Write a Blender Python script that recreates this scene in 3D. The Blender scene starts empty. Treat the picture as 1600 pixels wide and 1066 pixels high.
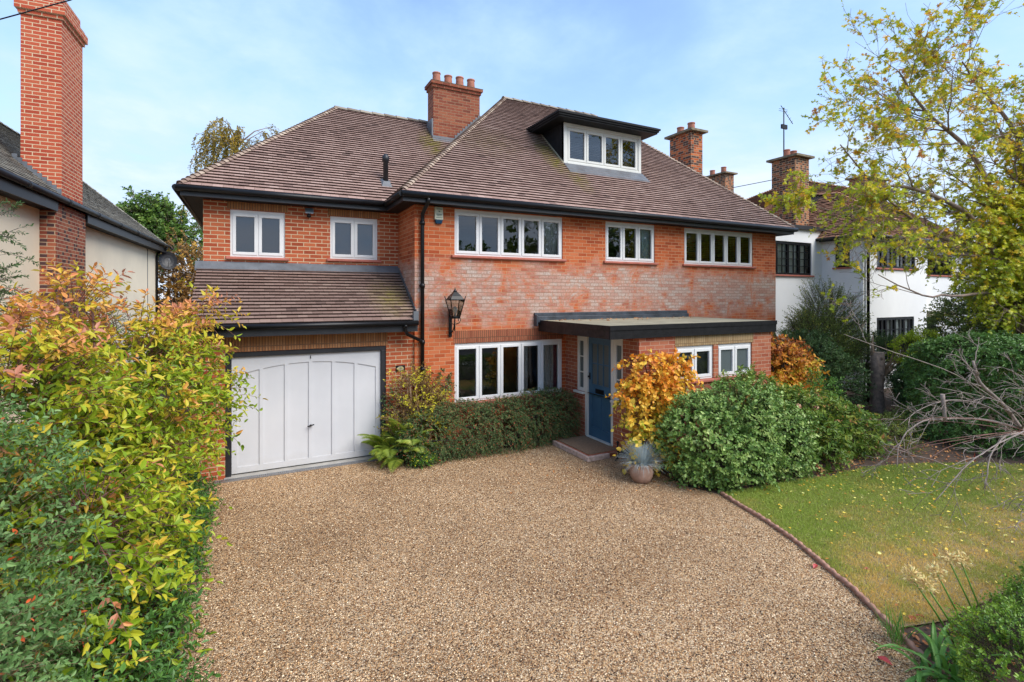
import bpy, math, random
import numpy as np
from mathutils import Vector, Matrix, noise as mnoise

random.seed(7)
S = bpy.context.scene
C = bpy.data.collections.new('place'); S.collection.children.link(C)
PI = math.pi

# ------------------------------------------------------------------ materials
class NT:
    def __init__(s, name):
        s.m = bpy.data.materials.new(name); s.m.use_nodes = True
        s.t = s.m.node_tree; s.t.nodes.clear()
        s.out = s.n('ShaderNodeOutputMaterial')
    def n(s, typ, **kw):
        nd = s.t.nodes.new(typ)
        for k, v in kw.items():
            if k.startswith('i_'):
                nd.inputs[k[2:].replace('_', ' ')].default_value = v
            else: setattr(nd, k, v)
        return nd
    def l(s, a, b): s.t.links.new(a, b)
    def math(s, op, a, b=None, c=None, clamp=False):
        nd = s.n('ShaderNodeMath', operation=op); nd.use_clamp = clamp
        for i, x in enumerate((a, b, c)):
            if x is None: continue
            if isinstance(x, (int, float)): nd.inputs[i].default_value = x
            else: s.l(x, nd.inputs[i])
        return nd.outputs[0]
    def mix(s, f, a, b, mode='MIX'):
        nd = s.n('ShaderNodeMix', data_type='RGBA', blend_type=mode)
        for i, x in ((0, f), (6, a), (7, b)):
            if isinstance(x, (int, float)): nd.inputs[i].default_value = x
            elif isinstance(x, tuple): nd.inputs[i].default_value = (*x[:3], 1)
            else: s.l(x, nd.inputs[i])
        return nd.outputs[2]
    def ramp(s, f, stops, interp='LINEAR'):
        nd = s.n('ShaderNodeValToRGB'); cr = nd.color_ramp; cr.interpolation = interp
        while len(cr.elements) > 1: cr.elements.remove(cr.elements[-1])
        cr.elements[0].position = stops[0][0]; cr.elements[0].color = (*stops[0][1], 1)
        for p, c in stops[1:]:
            e = cr.elements.new(p); e.color = (*c, 1)
        s.l(f, nd.inputs[0]); return nd.outputs[0]
    def noise(s, vec, scale, detail=4, rough=.55, dist=0):
        nd = s.n('ShaderNodeTexNoise'); nd.inputs['Scale'].default_value = scale
        nd.inputs['Detail'].default_value = detail; nd.inputs['Roughness'].default_value = rough
        nd.inputs['Distortion'].default_value = dist
        if vec is not None: s.l(vec, nd.inputs['Vector'])
        return nd.outputs[0]
    def obj(s): return s.n('ShaderNodeTexCoord').outputs['Object']
    def attr(s, name):
        a = s.n('ShaderNodeAttribute'); a.attribute_name = name; return a.outputs['Fac']
    def bump(s, h, strength=.3, dist=.01):
        b = s.n('ShaderNodeBump'); b.inputs['Strength'].default_value = strength
        b.inputs['Distance'].default_value = dist; s.l(h, b.inputs['Height']); return b.outputs[0]
    def princ(s, col, rough=.6, normal=None, metallic=0, spec=.5):
        p = s.n('ShaderNodeBsdfPrincipled'); p.inputs['Metallic'].default_value = metallic
        p.inputs['Specular IOR Level'].default_value = spec
        for k, x in (('Base Color', col), ('Roughness', rough)):
            if isinstance(x, tuple): p.inputs[k].default_value = (*x[:3], 1)
            elif isinstance(x, (int, float)): p.inputs[k].default_value = x
            else: s.l(x, p.inputs[k])
        if normal is not None: s.l(normal, p.inputs['Normal'])
        return p.outputs[0]
    def done(s, sh): s.l(sh, s.out.inputs[0]); return s.m

def simple(name, col, rough=.5, var=.25, scale=3, metallic=0, bump=0, bscale=40, spec=.5):
    t = NT(name); o = t.obj()
    n = t.noise(o, scale, 5, .6)
    dark = tuple(c*(1-var) for c in col); lite = tuple(min(1, c*(1+var*.6)) for c in col)
    c = t.ramp(n, [(.3, dark), (.7, lite)])
    nb = t.bump(t.noise(o, bscale, 3), bump, .01) if bump else None
    return t.done(t.princ(c, rough, nb, metallic, spec))

def wallvec(t):
    sp = t.n('ShaderNodeSeparateXYZ'); t.l(t.obj(), sp.inputs[0])
    xy = t.math('ADD', sp.outputs[0], sp.outputs[1])
    cb = t.n('ShaderNodeCombineXYZ'); t.l(xy, cb.inputs[0]); t.l(sp.outputs[2], cb.inputs[1])
    return cb.outputs[0], sp

def brick(name, c1, c2, c3, mortar, ms=.008, stain=None, header=0, dark=None, rot=False, w=.225, h=.075, off=.5, lime=.0):
    t = NT(name); v, sp = wallvec(t)
    if rot:
        mp = t.n('ShaderNodeMapping'); mp.inputs['Rotation'].default_value = (0, 0, PI/2); t.l(v, mp.inputs[0]); v = mp.outputs[0]
    b = t.n('ShaderNodeTexBrick'); b.offset = off
    t.l(v, b.inputs['Vector'])
    for k, x in (('Scale', 1), ('Mortar Size', ms), ('Mortar Smooth', .25), ('Bias', 0), ('Brick Width', w), ('Row Height', h)): b.inputs[k].default_value = x
    b.inputs['Color1'].default_value = (0, 0, 0, 1); b.inputs['Color2'].default_value = (1, 1, 1, 1); b.inputs['Mortar'].default_value = (.5, .5, .5, 1)
    o = t.obj()
    big = t.noise(o, 1.1, 4, .6); fine = t.noise(o, 60, 3, .6); mid = t.noise(o, 9, 3, .6)
    f = t.math('ADD', t.math('MULTIPLY', b.outputs['Color'], .75), t.math('MULTIPLY', t.math('SUBTRACT', big, .4), .9))
    col = t.ramp(f, [(0.02, c1), (.45, c2), (.95, c3)])
    if dark:
        wn = t.n('ShaderNodeTexWhiteNoise', noise_dimensions='2D')
        sn = t.n('ShaderNodeVectorMath', operation='FLOOR'); dv = t.n('ShaderNodeVectorMath', operation='DIVIDE'); dv.inputs[1].default_value = (w/2, h, 1)
        t.l(v, dv.inputs[0]); t.l(dv.outputs[0], sn.inputs[0]); t.l(sn.outputs[0], wn.inputs[0])
        m = t.math('GREATER_THAN', t.math('ADD', wn.outputs[0], t.math('MULTIPLY', big, .5)), dark[1])
        col = t.mix(m, col, dark[0])
    col = t.mix(t.math('MULTIPLY', fine, .35), col, tuple(x*.55 for x in c2))
    mo = t.mix(t.math('MULTIPLY', mid, .5), mortar, tuple(x*.6 for x in mortar))
    if stain:
        # lime bloom left by a removed climber: broken patches inside a band of the wall
        z0, z1, amt = stain
        z = sp.outputs[2]; x = sp.outputs[0]
        wob = t.math('MULTIPLY', t.math('SUBTRACT', t.noise(o, .95, 5, .65, .6), .5), 1.7)
        zz = t.math('ADD', z, wob)
        up = t.n('ShaderNodeMapRange'); t.l(zz, up.inputs[0]); up.inputs[1].default_value = z1+.08; up.inputs[2].default_value = z1-.3
        lo = t.n('ShaderNodeMapRange'); t.l(zz, lo.inputs[0]); lo.inputs[1].default_value = z0-.1; lo.inputs[2].default_value = z0+.3
        pn = t.noise(o, 1.7, 7, .72, .5)
        pm = t.n('ShaderNodeMapRange'); t.l(pn, pm.inputs[0]); pm.inputs[1].default_value = .36; pm.inputs[2].default_value = .52
        # low band on the left bay reaches further down
        m = t.math('MULTIPLY', t.math('MULTIPLY', up.outputs[0], lo.outputs[0]), pm.outputs[0])
        br = t.math('ADD', t.math('MULTIPLY', b.outputs['Color'], .5), .55)
        m = t.math('MULTIPLY', m, br, clamp=True)
        streak = t.noise(o, 26, 3, .7)
        sc = t.ramp(streak, [(.3, (.34, .23, .18)), (.5, (.45, .34, .285)), (.72, (.56, .48, .41))])
        col = t.mix(t.math('MULTIPLY', m, amt), col, sc)
        mo = t.mix(t.math('MULTIPLY', m, .9), mo, (.2, .135, .105))
    col = t.mix(b.outputs['Fac'], col, mo)
    hgt = t.math('ADD', t.math('MULTIPLY', t.math('SUBTRACT', 1, b.outputs['Fac']), 1.0), t.math('MULTIPLY', fine, .5))
    return t.done(t.princ(col, .85, t.bump(hgt, .6, .008), spec=.25))

def tilemat(name, stops, moss=None, soft=.5):
    t = NT(name); o = t.obj()
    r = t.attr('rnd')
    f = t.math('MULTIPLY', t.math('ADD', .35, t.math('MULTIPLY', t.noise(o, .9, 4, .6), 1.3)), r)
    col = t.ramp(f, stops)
    sp = t.noise(o, 45, 4, .7)
    col = t.mix(t.math('MULTIPLY', sp, .28), col, tuple(c*1.25 for c in stops[-1][1]))
    if moss:
        tot = None
        for (p, rad, sc) in moss:
            mp = t.n('ShaderNodeMapping', vector_type='TEXTURE'); mp.inputs['Location'].default_value = p; mp.inputs['Scale'].default_value = rad
            mp.inputs['Rotation'].default_value = (math.atan(.93), 0, 0)
            t.l(o, mp.inputs[0])
            ln = t.n('ShaderNodeVectorMath', operation='LENGTH'); t.l(mp.outputs[0], ln.inputs[0])
            m = t.math('MULTIPLY', t.math('SUBTRACT', 1, ln.outputs['Value'], clamp=True), sc, clamp=True)
            tot = m if tot is None else t.math('MAXIMUM', tot, m)
        nn = t.n('ShaderNodeMapRange'); t.l(t.noise(o, 7, 5, .7), nn.inputs[0]); nn.inputs[1].default_value = .35; nn.inputs[2].default_value = .6
        col = t.mix(t.math('MULTIPLY', tot, nn.outputs[0]), col, (.24, .2, .05))
    return t.done(t.princ(col, .85, t.bump(sp, .25, .004), spec=.25))

def leafmat(name, stops, rough=.45, trans=.3, spec=.4, gain=1.25, blue=.7):
    t = NT(name)
    stops = [(p_, tuple(min(.9, c*gain*k_) for c, k_ in zip(q_, (1.05, 1, blue)))) for p_, q_ in stops]
    r = t.attr('rnd'); col = t.ramp(r, stops)
    col = t.mix(t.math('MULTIPLY', t.noise(t.obj(), 35, 2), .2), col, tuple(c*.6 for c in stops[len(stops)//2][1]))
    p = t.princ(col, rough, spec=spec)
    tr = t.n('ShaderNodeBsdfTranslucent'); t.l(t.mix(.5, col, (.5, .55, .05), 'MULTIPLY'), tr.inputs[0]); t.l(col, tr.inputs[0])
    mx = t.n('ShaderNodeMixShader'); mx.inputs[0].default_value = trans
    t.l(p, mx.inputs[1]); t.l(tr.outputs[0], mx.inputs[2]); return t.done(mx.outputs[0])

def glassmat(name, ior=1.75, tint=(.9, .95, .95), rough=0, wav=.03):
    t = NT(name)
    fr = t.n('ShaderNodeFresnel'); fr.inputs[0].default_value = ior
    g = t.n('ShaderNodeBsdfGlossy'); g.inputs['Roughness'].default_value = rough; g.inputs[0].default_value = (.95, .97, 1, 1)
    if wav: 
        nb = t.bump(t.noise(t.obj(), 2.5, 2), wav, .05); t.l(nb, g.inputs['Normal'])
    tr = t.n('ShaderNodeBsdfTransparent'); tr.inputs[0].default_value = (*tint, 1)
    mx = t.n('ShaderNodeMixShader'); t.l(fr.outputs[0], mx.inputs[0]); t.l(tr.outputs[0], mx.inputs[1]); t.l(g.outputs[0], mx.inputs[2])
    return t.done(mx.outputs[0])

M = {}
RED = dict(c1=(.33, .066, .02), c2=(.48, .115, .038), c3=(.6, .18, .07))
M['brick_main'] = brick('brick_main', (.33, .06, .02), (.52, .12, .038), (.58, .18, .075), (.56, .3, .16), .0065, stain=(2.42, 3.78, 1.0))
M['brick_new'] = brick('brick_new', (.3, .055, .022), (.45, .1, .04), (.52, .15, .06), (.62, .45, .28), .0082)
M['brick_porch'] = brick('brick_porch', (.27, .065, .035), (.38, .115, .06), (.45, .17, .09), (.5, .32, .22), .006)
M['brick_chimney'] = brick('brick_chimney', (.12, .035, .02), (.24, .062, .034), (.32, .11, .055), (.32, .2, .12), .007)
M['brick_stack'] = brick('brick_stack', (.26, .05, .015), (.48, .11, .03), (.58, .18, .06), (.4, .3, .2), .008, dark=((.05, .038, .035), .82))
M['brick_stack2'] = brick('brick_stack2', (.2, .06, .03), (.36, .12, .05), (.44, .2, .1), (.45, .34, .22), .009, dark=((.05, .038, .035), .86))
M['brick_left'] = brick('brick_left', (.34, .05, .025), (.48, .085, .04), (.52, .13, .06), (.68, .5, .32), .0088)
M['brick_left_low'] = brick('brick_left_low', (.22, .05, .03), (.34, .09, .05), (.4, .14, .07), (.5, .36, .24), .009, dark=((.06, .04, .045), 1.02))
M['soldier'] = brick('soldier', (.3, .12, .05), (.42, .19, .08), (.5, .25, .12), (.2, .11, .06), .008, w=.24, h=.045, rot=True, off=0)
M['soldier_red'] = brick('soldier_red', (.24, .06, .03), (.33, .1, .05), (.38, .14, .07), (.14, .07, .04), .008, w=.24, h=.045, rot=True, off=0)
M['soldier_pale'] = brick('soldier_pale', (.26, .16, .07), (.36, .24, .12), (.42, .3, .16), (.2, .13, .07), .007, w=.3, h=.05, rot=True, off=0)
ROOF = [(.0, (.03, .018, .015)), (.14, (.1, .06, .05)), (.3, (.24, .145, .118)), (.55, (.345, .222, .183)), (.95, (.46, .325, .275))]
M['tile'] = tilemat('tile', ROOF, moss=[((.42, 1.35, 6.45), (.42, 1.1, .9), 1.6), ((-2.1, 2.95, 6.85), (.4, .9, .8), 1.6), ((.75, .6, 5.85), (.35, .8, .8), 1.2), ((-1.2, 1.6, 6.6), (1.2, 1.0, .9), .35)])
M['tile_low'] = tilemat('tile_low', [(0, (.03, .018, .015)), (.16, (.085, .05, .042)), (.32, (.165, .1, .08)), (.6, (.22, .14, .115)), (.95, (.3, .21, .165))], moss=[((-3.8, .4, 2.9), (.5, .8, .8), .9)])
M['tile_grey'] = tilemat('tile_grey', [(.05, (.05, .045, .038)), (.3, (.14, .125, .105)), (.6, (.22, .2, .165)), (.95, (.32, .3, .24))], moss=[((0, 0, 0), (.1, .1, .1), .1)])
M['tile_old'] = tilemat('tile_old', [(0, (.06, .03, .022)), (.25, (.2, .088, .055)), (.5, (.33, .15, .09)), (.95, (.46, .28, .17))])
M['tile_hip'] = tilemat('tile_hip', [(.1, (.2, .13, .1)), (.5, (.33, .24, .18)), (.95, (.44, .35, .27))])
M['lead_dark'] = simple('lead_dark', (.05, .06, .075), .4, .6, 5, bump=.2)
M['tile_ridge'] = tilemat('tile_ridge', [(.1, (.14, .105, .08)), (.5, (.22, .18, .14)), (.95, (.32, .28, .22))])
M['deck'] = simple('deck', (.03, .022, .02), .9)
M['black'] = simple('black', (.007, .007, .008), .35, .3, 6, spec=.3)
M['black_matt'] = simple('black_matt', (.01, .01, .011), .6, .5, 8, bump=.3, spec=.2)
M['black_grey'] = simple('black_grey', (.018, .019, .023), .45, .35, 5)
M['fascia_old'] = simple('fascia_old', (.03, .02, .018), .6, .6, 9, bump=.4, spec=.25)
M['lead'] = simple('lead', (.12, .13, .145), .5, .35, 4, bump=.15)
M['felt'] = simple('felt', (.3, .265, .18), .9, .3, 3, bump=.4, bscale=120)
M['upvc'] = simple('upvc', (.71, .705, .69), .35, .06, 2)
M['upvc_cream'] = simple('upvc_cream', (.66, .65, .6), .4, .06, 2)
t = NT('garage_white'); o = t.obj(); sp_ = t.n('ShaderNodeSeparateXYZ'); t.l(o, sp_.inputs[0])
lo_ = t.n('ShaderNodeMapRange'); t.l(t.math('ADD', sp_.outputs[2], t.math('MULTIPLY', t.noise(o, 3.5, 6, .7), .3)), lo_.inputs[0]); lo_.inputs[1].default_value = .42; lo_.inputs[2].default_value = .1
c_ = t.ramp(t.noise(o, 1.3, 5, .6), [(.3, (.55, .555, .575)), (.7, (.61, .61, .625))]); c_ = t.mix(t.math('MULTIPLY', lo_.outputs[0], .35), c_, (.33, .27, .2))
M['garage_white'] = t.done(t.princ(c_, .42, t.bump(t.noise(o, 5, 3), .05, .01)))
M['seal'] = simple('seal', (.2, .2, .2), .6)
M['sill'] = simple('sill', (.42, .125, .085), .6, .25, 8, bump=.1)
M['glass'] = glassmat('glass', 1.9)
M['glass_plain'] = glassmat('glass_plain', 1.5)
t = NT('glass_frost'); M['glass_frost'] = t.done(t.princ((.09, .11, .11), .3, t.bump(t.noise(t.obj(), 60, 2), .4, .01)))
t = NT('glass_lamp'); 
fr = t.n('ShaderNodeFresnel'); g = t.n('ShaderNodeBsdfGlossy'); g.inputs['Roughness'].default_value = .1; tr = t.n('ShaderNodeBsdfTransparent'); tr.inputs[0].default_value = (.85, .82, .78, 1)
mx = t.n('ShaderNodeMixShader'); t.l(fr.outputs[0], mx.inputs[0]); t.l(tr.outputs[0], mx.inputs[1]); t.l(g.outputs[0], mx.inputs[2]); M['glass_lamp'] = t.done(mx.outputs[0])
M['curtain'] = simple('curtain', (.5, .48, .45), .9, .2, 20)
M['net'] = simple('net', (.8, .8, .78), .9, .1, 20)
M['curtain_blue'] = simple('curtain_blue', (.42, .5, .5), .9, .2, 20)
M['curtain_purple'] = simple('curtain_purple', (.2, .07, .12), .9, .2, 20)
M['blind'] = simple('blind', (.1, .115, .15), .8, .12, 1)
M['room'] = simple('room', (.2, .17, .14), .9, .2, 1)
M['room_dark'] = simple('room_dark', (.05, .045, .04), .9, .2, 1)
M['door_blue'] = simple('door_blue', (.045, .115, .19), .38, .15, 3)
M['terracotta'] = simple('terracotta', (.4, .15, .09), .75, .3, 14, bump=.2)
M['pot'] = simple('pot', (.42, .26, .19), .7, .3, 7, bump=.3, bscale=25)
M['render_cream'] = simple('render_cream', (.9, .78, .58), .9, .08, .8, bump=.3, bscale=90)
M['render_white'] = simple('render_white', (.8, .8, .8), .85, .08, .7, bump=.2, bscale=60)
M['soil'] = simple('soil', (.085, .052, .034), .95, .5, 6, bump=.8, bscale=30)
M['ground'] = simple('ground', (.07, .06, .03), .95, .4, .4, bump=.5, bscale=12)
M['step_edge'] = simple('step_edge', (.55, .4, .33), .85, .4, 14, bump=.3)
M['asphalt'] = simple('asphalt', (.055, .055, .057), .9, .3, 2, bump=.4, bscale=150)
M['concrete'] = simple('concrete', (.36, .34, .31), .9, .2, 6, bump=.3, bscale=60)
M['mat_brown'] = simple('mat_brown', (.26, .165, .1), .95, .3, 30, bump=.6, bscale=200)
M['edging'] = simple('edging', (.42, .22, .15), .85, .35, 12, bump=.4, bscale=50)
M['bark'] = simple('bark', (.25, .18, .14), .9, .4, 12, bump=.7, bscale=30)
M['bark_dark'] = simple('bark_dark', (.055, .035, .028), .85, .4, 12, bump=.5, bscale=40)
M['bark_grey'] = simple('bark_grey', (.3, .235, .2), .8, .35, 9, bump=.5, bscale=40)
M['bark_red'] = simple('bark_red', (.2, .09, .07), .6, .35, 9)
M['cut_wood'] = simple('cut_wood', (.4, .27, .18), .9, .3, 20, bump=.4)
M['twig_tan'] = simple('twig_tan', (.36, .23, .14), .9, .3, 20)
M['brass'] = simple('brass', (.5, .46, .32), .4, .3, 30, metallic=.3)
M['alarm'] = simple('alarm', (.6, .6, .45), .45, .1, 5)
M['alarm_blue'] = simple('alarm_blue', (.01, .05, .1), .25, .1, 5)
M['print'] = simple('print', (.12, .16, .13), .6, .2, 5)
M['steel'] = simple('steel', (.35, .36, .38), .45, .2, 10, metallic=.8)
M['bulb'] = simple('bulb', (.8, .8, .78), .2, .02, 5)

# gravel
t = NT('gravel'); o = t.obj()
wob = t.n('ShaderNodeVectorMath', operation='ADD'); t.l(o, wob.inputs[0])
vo = t.n('ShaderNodeTexVoronoi'); vo.inputs['Scale'].default_value = 112; t.l(o, vo.inputs['Vector'])
vo2 = t.n('ShaderNodeTexVoronoi'); vo2.inputs['Scale'].default_value = 70; t.l(o, vo2.inputs['Vector'])
def cellval(v):
    s_ = t.n('ShaderNodeSeparateColor'); t.l(v.outputs['Color'], s_.inputs[0]); return s_.outputs[0]
stops = [(0, (.02, .014, .012)), (.2, (.07, .042, .028)), (.36, (.3, .165, .085)), (.52, (.46, .28, .145)), (.7, (.56, .4, .23)), (.85, (.74, .6, .42)), (1, (.95, .88, .74))]
c1 = t.ramp(cellval(vo), stops); c2 = t.ramp(cellval(vo2), stops)
col = t.mix(.3, c1, c2)
bigv = t.noise(o, .55, 5, .6)
col = t.mix(1.0, col, t.ramp(bigv, [(.32, (.84, .69, .55)), (.5, (1.12, .97, .81)), (.68, (1.3, 1.15, .98))]), 'MULTIPLY')
h_ = t.math('ADD', t.math('SUBTRACT', 1, t.math('MULTIPLY', vo.outputs['Distance'], 1.2)), t.math('SUBTRACT', .6, vo2.outputs['Distance']))
M['gravel'] = t.done(t.princ(col, .8, t.bump(h_, 1.0, .012), spec=.3))
# lawn
t = NT('lawn'); o = t.obj()
n1 = t.noise(o, .8, 5, .65, .3)
base = t.ramp(n1, [(.36, (.1, .15, .03)), (.5, (.17, .18, .045)), (.6, (.28, .22, .1)), (.75, (.36, .27, .15))])
sy_ = t.n('ShaderNodeSeparateXYZ'); t.l(o, sy_.inputs[0]); wr_ = t.n('ShaderNodeMapRange'); t.l(t.math('ADD', sy_.outputs[1], t.math('MULTIPLY', n1, 2.2)), wr_.inputs[0]); wr_.inputs[1].default_value = 1.75; wr_.inputs[2].default_value = .3
base = t.mix(wr_.outputs[0], base, (.38, .28, .16))
base = t.mix(t.math('MULTIPLY', t.noise(o, 55, 4, .7), .45), base, (.06, .075, .02))
M['lawn'] = t.done(t.princ(base, .95, t.bump(t.noise(o, 90, 4), .8, .02), spec=.15))

G = [(.0, (.012, .028, .006)), (.5, (.035, .075, .014)), (1, (.09, .14, .03))]
M['lf_yellow'] = leafmat('lf_yellow', [(0, (.06, .15, .014)), (.28, (.15, .28, .02)), (.46, (.3, .41, .03)), (.58, (.5, .47, .05)), (.7, (.58, .41, .07)), (.8, (.6, .3, .1)), (.9, (.6, .24, .17)), (1, (.46, .2, .2))], trans=.35)
M['lf_cotoneaster'] = leafmat('lf_cotoneaster', [(0, (.03, .065, .02)), (.5, (.06, .12, .04)), (.88, (.13, .2, .08)), (.94, (.3, .08, .02)), (1, (.4, .03, .015))], gain=2.3, blue=.85)
M['lf_lowdark'] = leafmat('lf_lowdark', [(0, (.025, .07, .018)), (.6, (.05, .12, .032)), (1, (.1, .2, .05))], gain=1.9)
M['lf_hedge'] = leafmat('lf_hedge', [(0, (.02, .042, .014)), (.55, (.05, .08, .025)), (.82, (.085, .12, .045)), (.9, (.2, .06, .03)), (1, (.26, .05, .03))], gain=2.7, blue=1)
M['lf_fern'] = leafmat('lf_fern', [(0, (.09, .15, .025)), (.6, (.2, .27, .05)), (1, (.38, .38, .1))], gain=1.6)
M['lf_climb'] = leafmat('lf_climb', [(0, (.12, .06, .03)), (.35, (.2, .12, .06)), (.5, (.3, .32, .04)), (.8, (.6, .55, .06)), (1, (.7, .62, .1))], gain=1.3)
M['lf_euph'] = leafmat('lf_euph', [(0, (.03, .14, .03)), (.7, (.07, .25, .04)), (.85, (.6, .55, .03)), (1, (.7, .62, .05))])
M['lf_orange'] = leafmat('lf_orange', [(0, (.5, .13, .03)), (.3, (.7, .26, .04)), (.55, (.8, .42, .06)), (.85, (.85, .56, .12)), (.96, (.7, .55, .1)), (1, (.25, .32, .03))], trans=.3)
M['lf_autumn'] = leafmat('lf_autumn', [(0, (.2, .055, .03)), (.3, (.4, .13, .045)), (.55, (.6, .27, .05)), (.8, (.62, .42, .05)), (1, (.3, .35, .03))], trans=.3)
M['lf_varieg'] = leafmat('lf_varieg', [(0, (.035, .085, .02)), (.4, (.1, .19, .045)), (.75, (.2, .3, .09)), (1, (.36, .44, .2))], trans=.2, gain=1.45, blue=.78)
M['lf_hydr'] = leafmat('lf_hydr', [(0, (.03, .075, .018)), (.5, (.1, .16, .03)), (.72, (.2, .22, .05)), (.86, (.34, .15, .09)), (1, (.5, .28, .2))], gain=1.9)
M['lf_dark'] = leafmat('lf_dark', [(0, (.012, .028, .011)), (.6, (.03, .058, .024)), (1, (.065, .1, .045))], trans=.15, gain=3.2)
M['lf_mid'] = leafmat('lf_mid', [(0, (.03, .05, .015)), (.6, (.07, .1, .03)), (.9, (.14, .17, .05)), (1, (.28, .24, .05))], gain=2.5)
M['lf_laurel'] = leafmat('lf_laurel', [(0, (.02, .045, .014)), (.6, (.046, .095, .03)), (1, (.095, .16, .055))], rough=.35, trans=.2, gain=2.8)
M['lf_lime'] = leafmat('lf_lime', [(0, (.2, .32, .02)), (.6, (.42, .52, .04)), (1, (.6, .62, .08))], trans=.3)
M['lf_maple'] = leafmat('lf_maple', [(0, (.08, .13, .018)), (.35, (.2, .28, .025)), (.6, (.36, .38, .03)), (.8, (.56, .42, .04)), (.93, (.58, .28, .04)), (1, (.3, .12, .06))], trans=.4, gain=1.6)
M['lf_birch'] = leafmat('lf_birch', [(0, (.09, .09, .02)), (.5, (.22, .17, .03)), (1, (.42, .27, .04))], trans=.35, gain=1.5)
M['lf_oak'] = leafmat('lf_oak', [(0, (.02, .05, .012)), (.6, (.06, .11, .025)), (1, (.13, .18, .045))], trans=.25, gain=2.4)
M['lf_rust'] = leafmat('lf_rust', [(0, (.08, .05, .02)), (.6, (.22, .12, .04)), (1, (.42, .27, .06))], trans=.25, gain=1.5)
M['lf_fescue'] = leafmat('lf_fescue', [(0, (.35, .28, .2)), (.25, (.18, .26, .27)), (1, (.42, .48, .48))], trans=.1, gain=1.4, blue=1)
M['lf_strap'] = leafmat('lf_strap', [(0, (.06, .17, .035)), (.8, (.14, .3, .07)), (1, (.4, .42, .1))], trans=.2)
M['lf_seed'] = leafmat('lf_seed', [(0, (.3, .2, .12)), (.6, (.55, .42, .25)), (1, (.75, .62, .4))], trans=.2, gain=1.6)
M['lf_fall'] = leafmat('lf_fall', [(0, (.35, .12, .04)), (.35, (.62, .38, .05)), (.8, (.75, .58, .12)), (1, (.78, .7, .35))], trans=.1)
M['lf_litter'] = leafmat('lf_litter', [(0, (.12, .05, .025)), (.5, (.35, .13, .05)), (1, (.6, .3, .14))], trans=.1)
M['lf_redleaf'] = leafmat('lf_redleaf', [(0, (.22, .02, .03)), (1, (.45, .07, .09))], trans=.1, rough=.35)
M['lf_pinkhead'] = leafmat('lf_pinkhead', [(0, (.2, .09, .07)), (.5, (.5, .25, .22)), (1, (.68, .5, .42))])
M['lf_box'] = leafmat('lf_box', [(0, (.03, .07, .014)), (.5, (.1, .18, .025)), (1, (.28, .34, .05))], rough=.35, gain=2.2)
M['lf_grass'] = leafmat('lf_grass', [(0, (.38, .28, .14)), (.3, (.28, .26, .09)), (.5, (.21, .23, .075)), (1, (.18, .235, .06))], trans=.3, gain=2.2)
M['lf_conifer'] = leafmat('lf_conifer', [(0, (.03, .08, .03)), (1, (.12, .2, .1))])

# ------------------------------------------------------------------ object helpers
LOC = {}
def link(o, parent=None):
    C.objects.link(o)
    if parent is not None: o.parent = parent
    return o
def tag(o, label=None, cat=None, group=None, kind=None):
    if label: o['label'] = label
    if cat: o['category'] = cat
    if group: o['group'] = group
    if kind: o['kind'] = kind
    return o
def thing(name, label, cat, loc, group=None, kind=None):
    e = bpy.data.objects.new(name, None); e.empty_display_size = .2
    link(e); e.location = loc; LOC[e.name] = Vector(loc)
    return tag(e, label, cat, group, kind)

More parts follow.
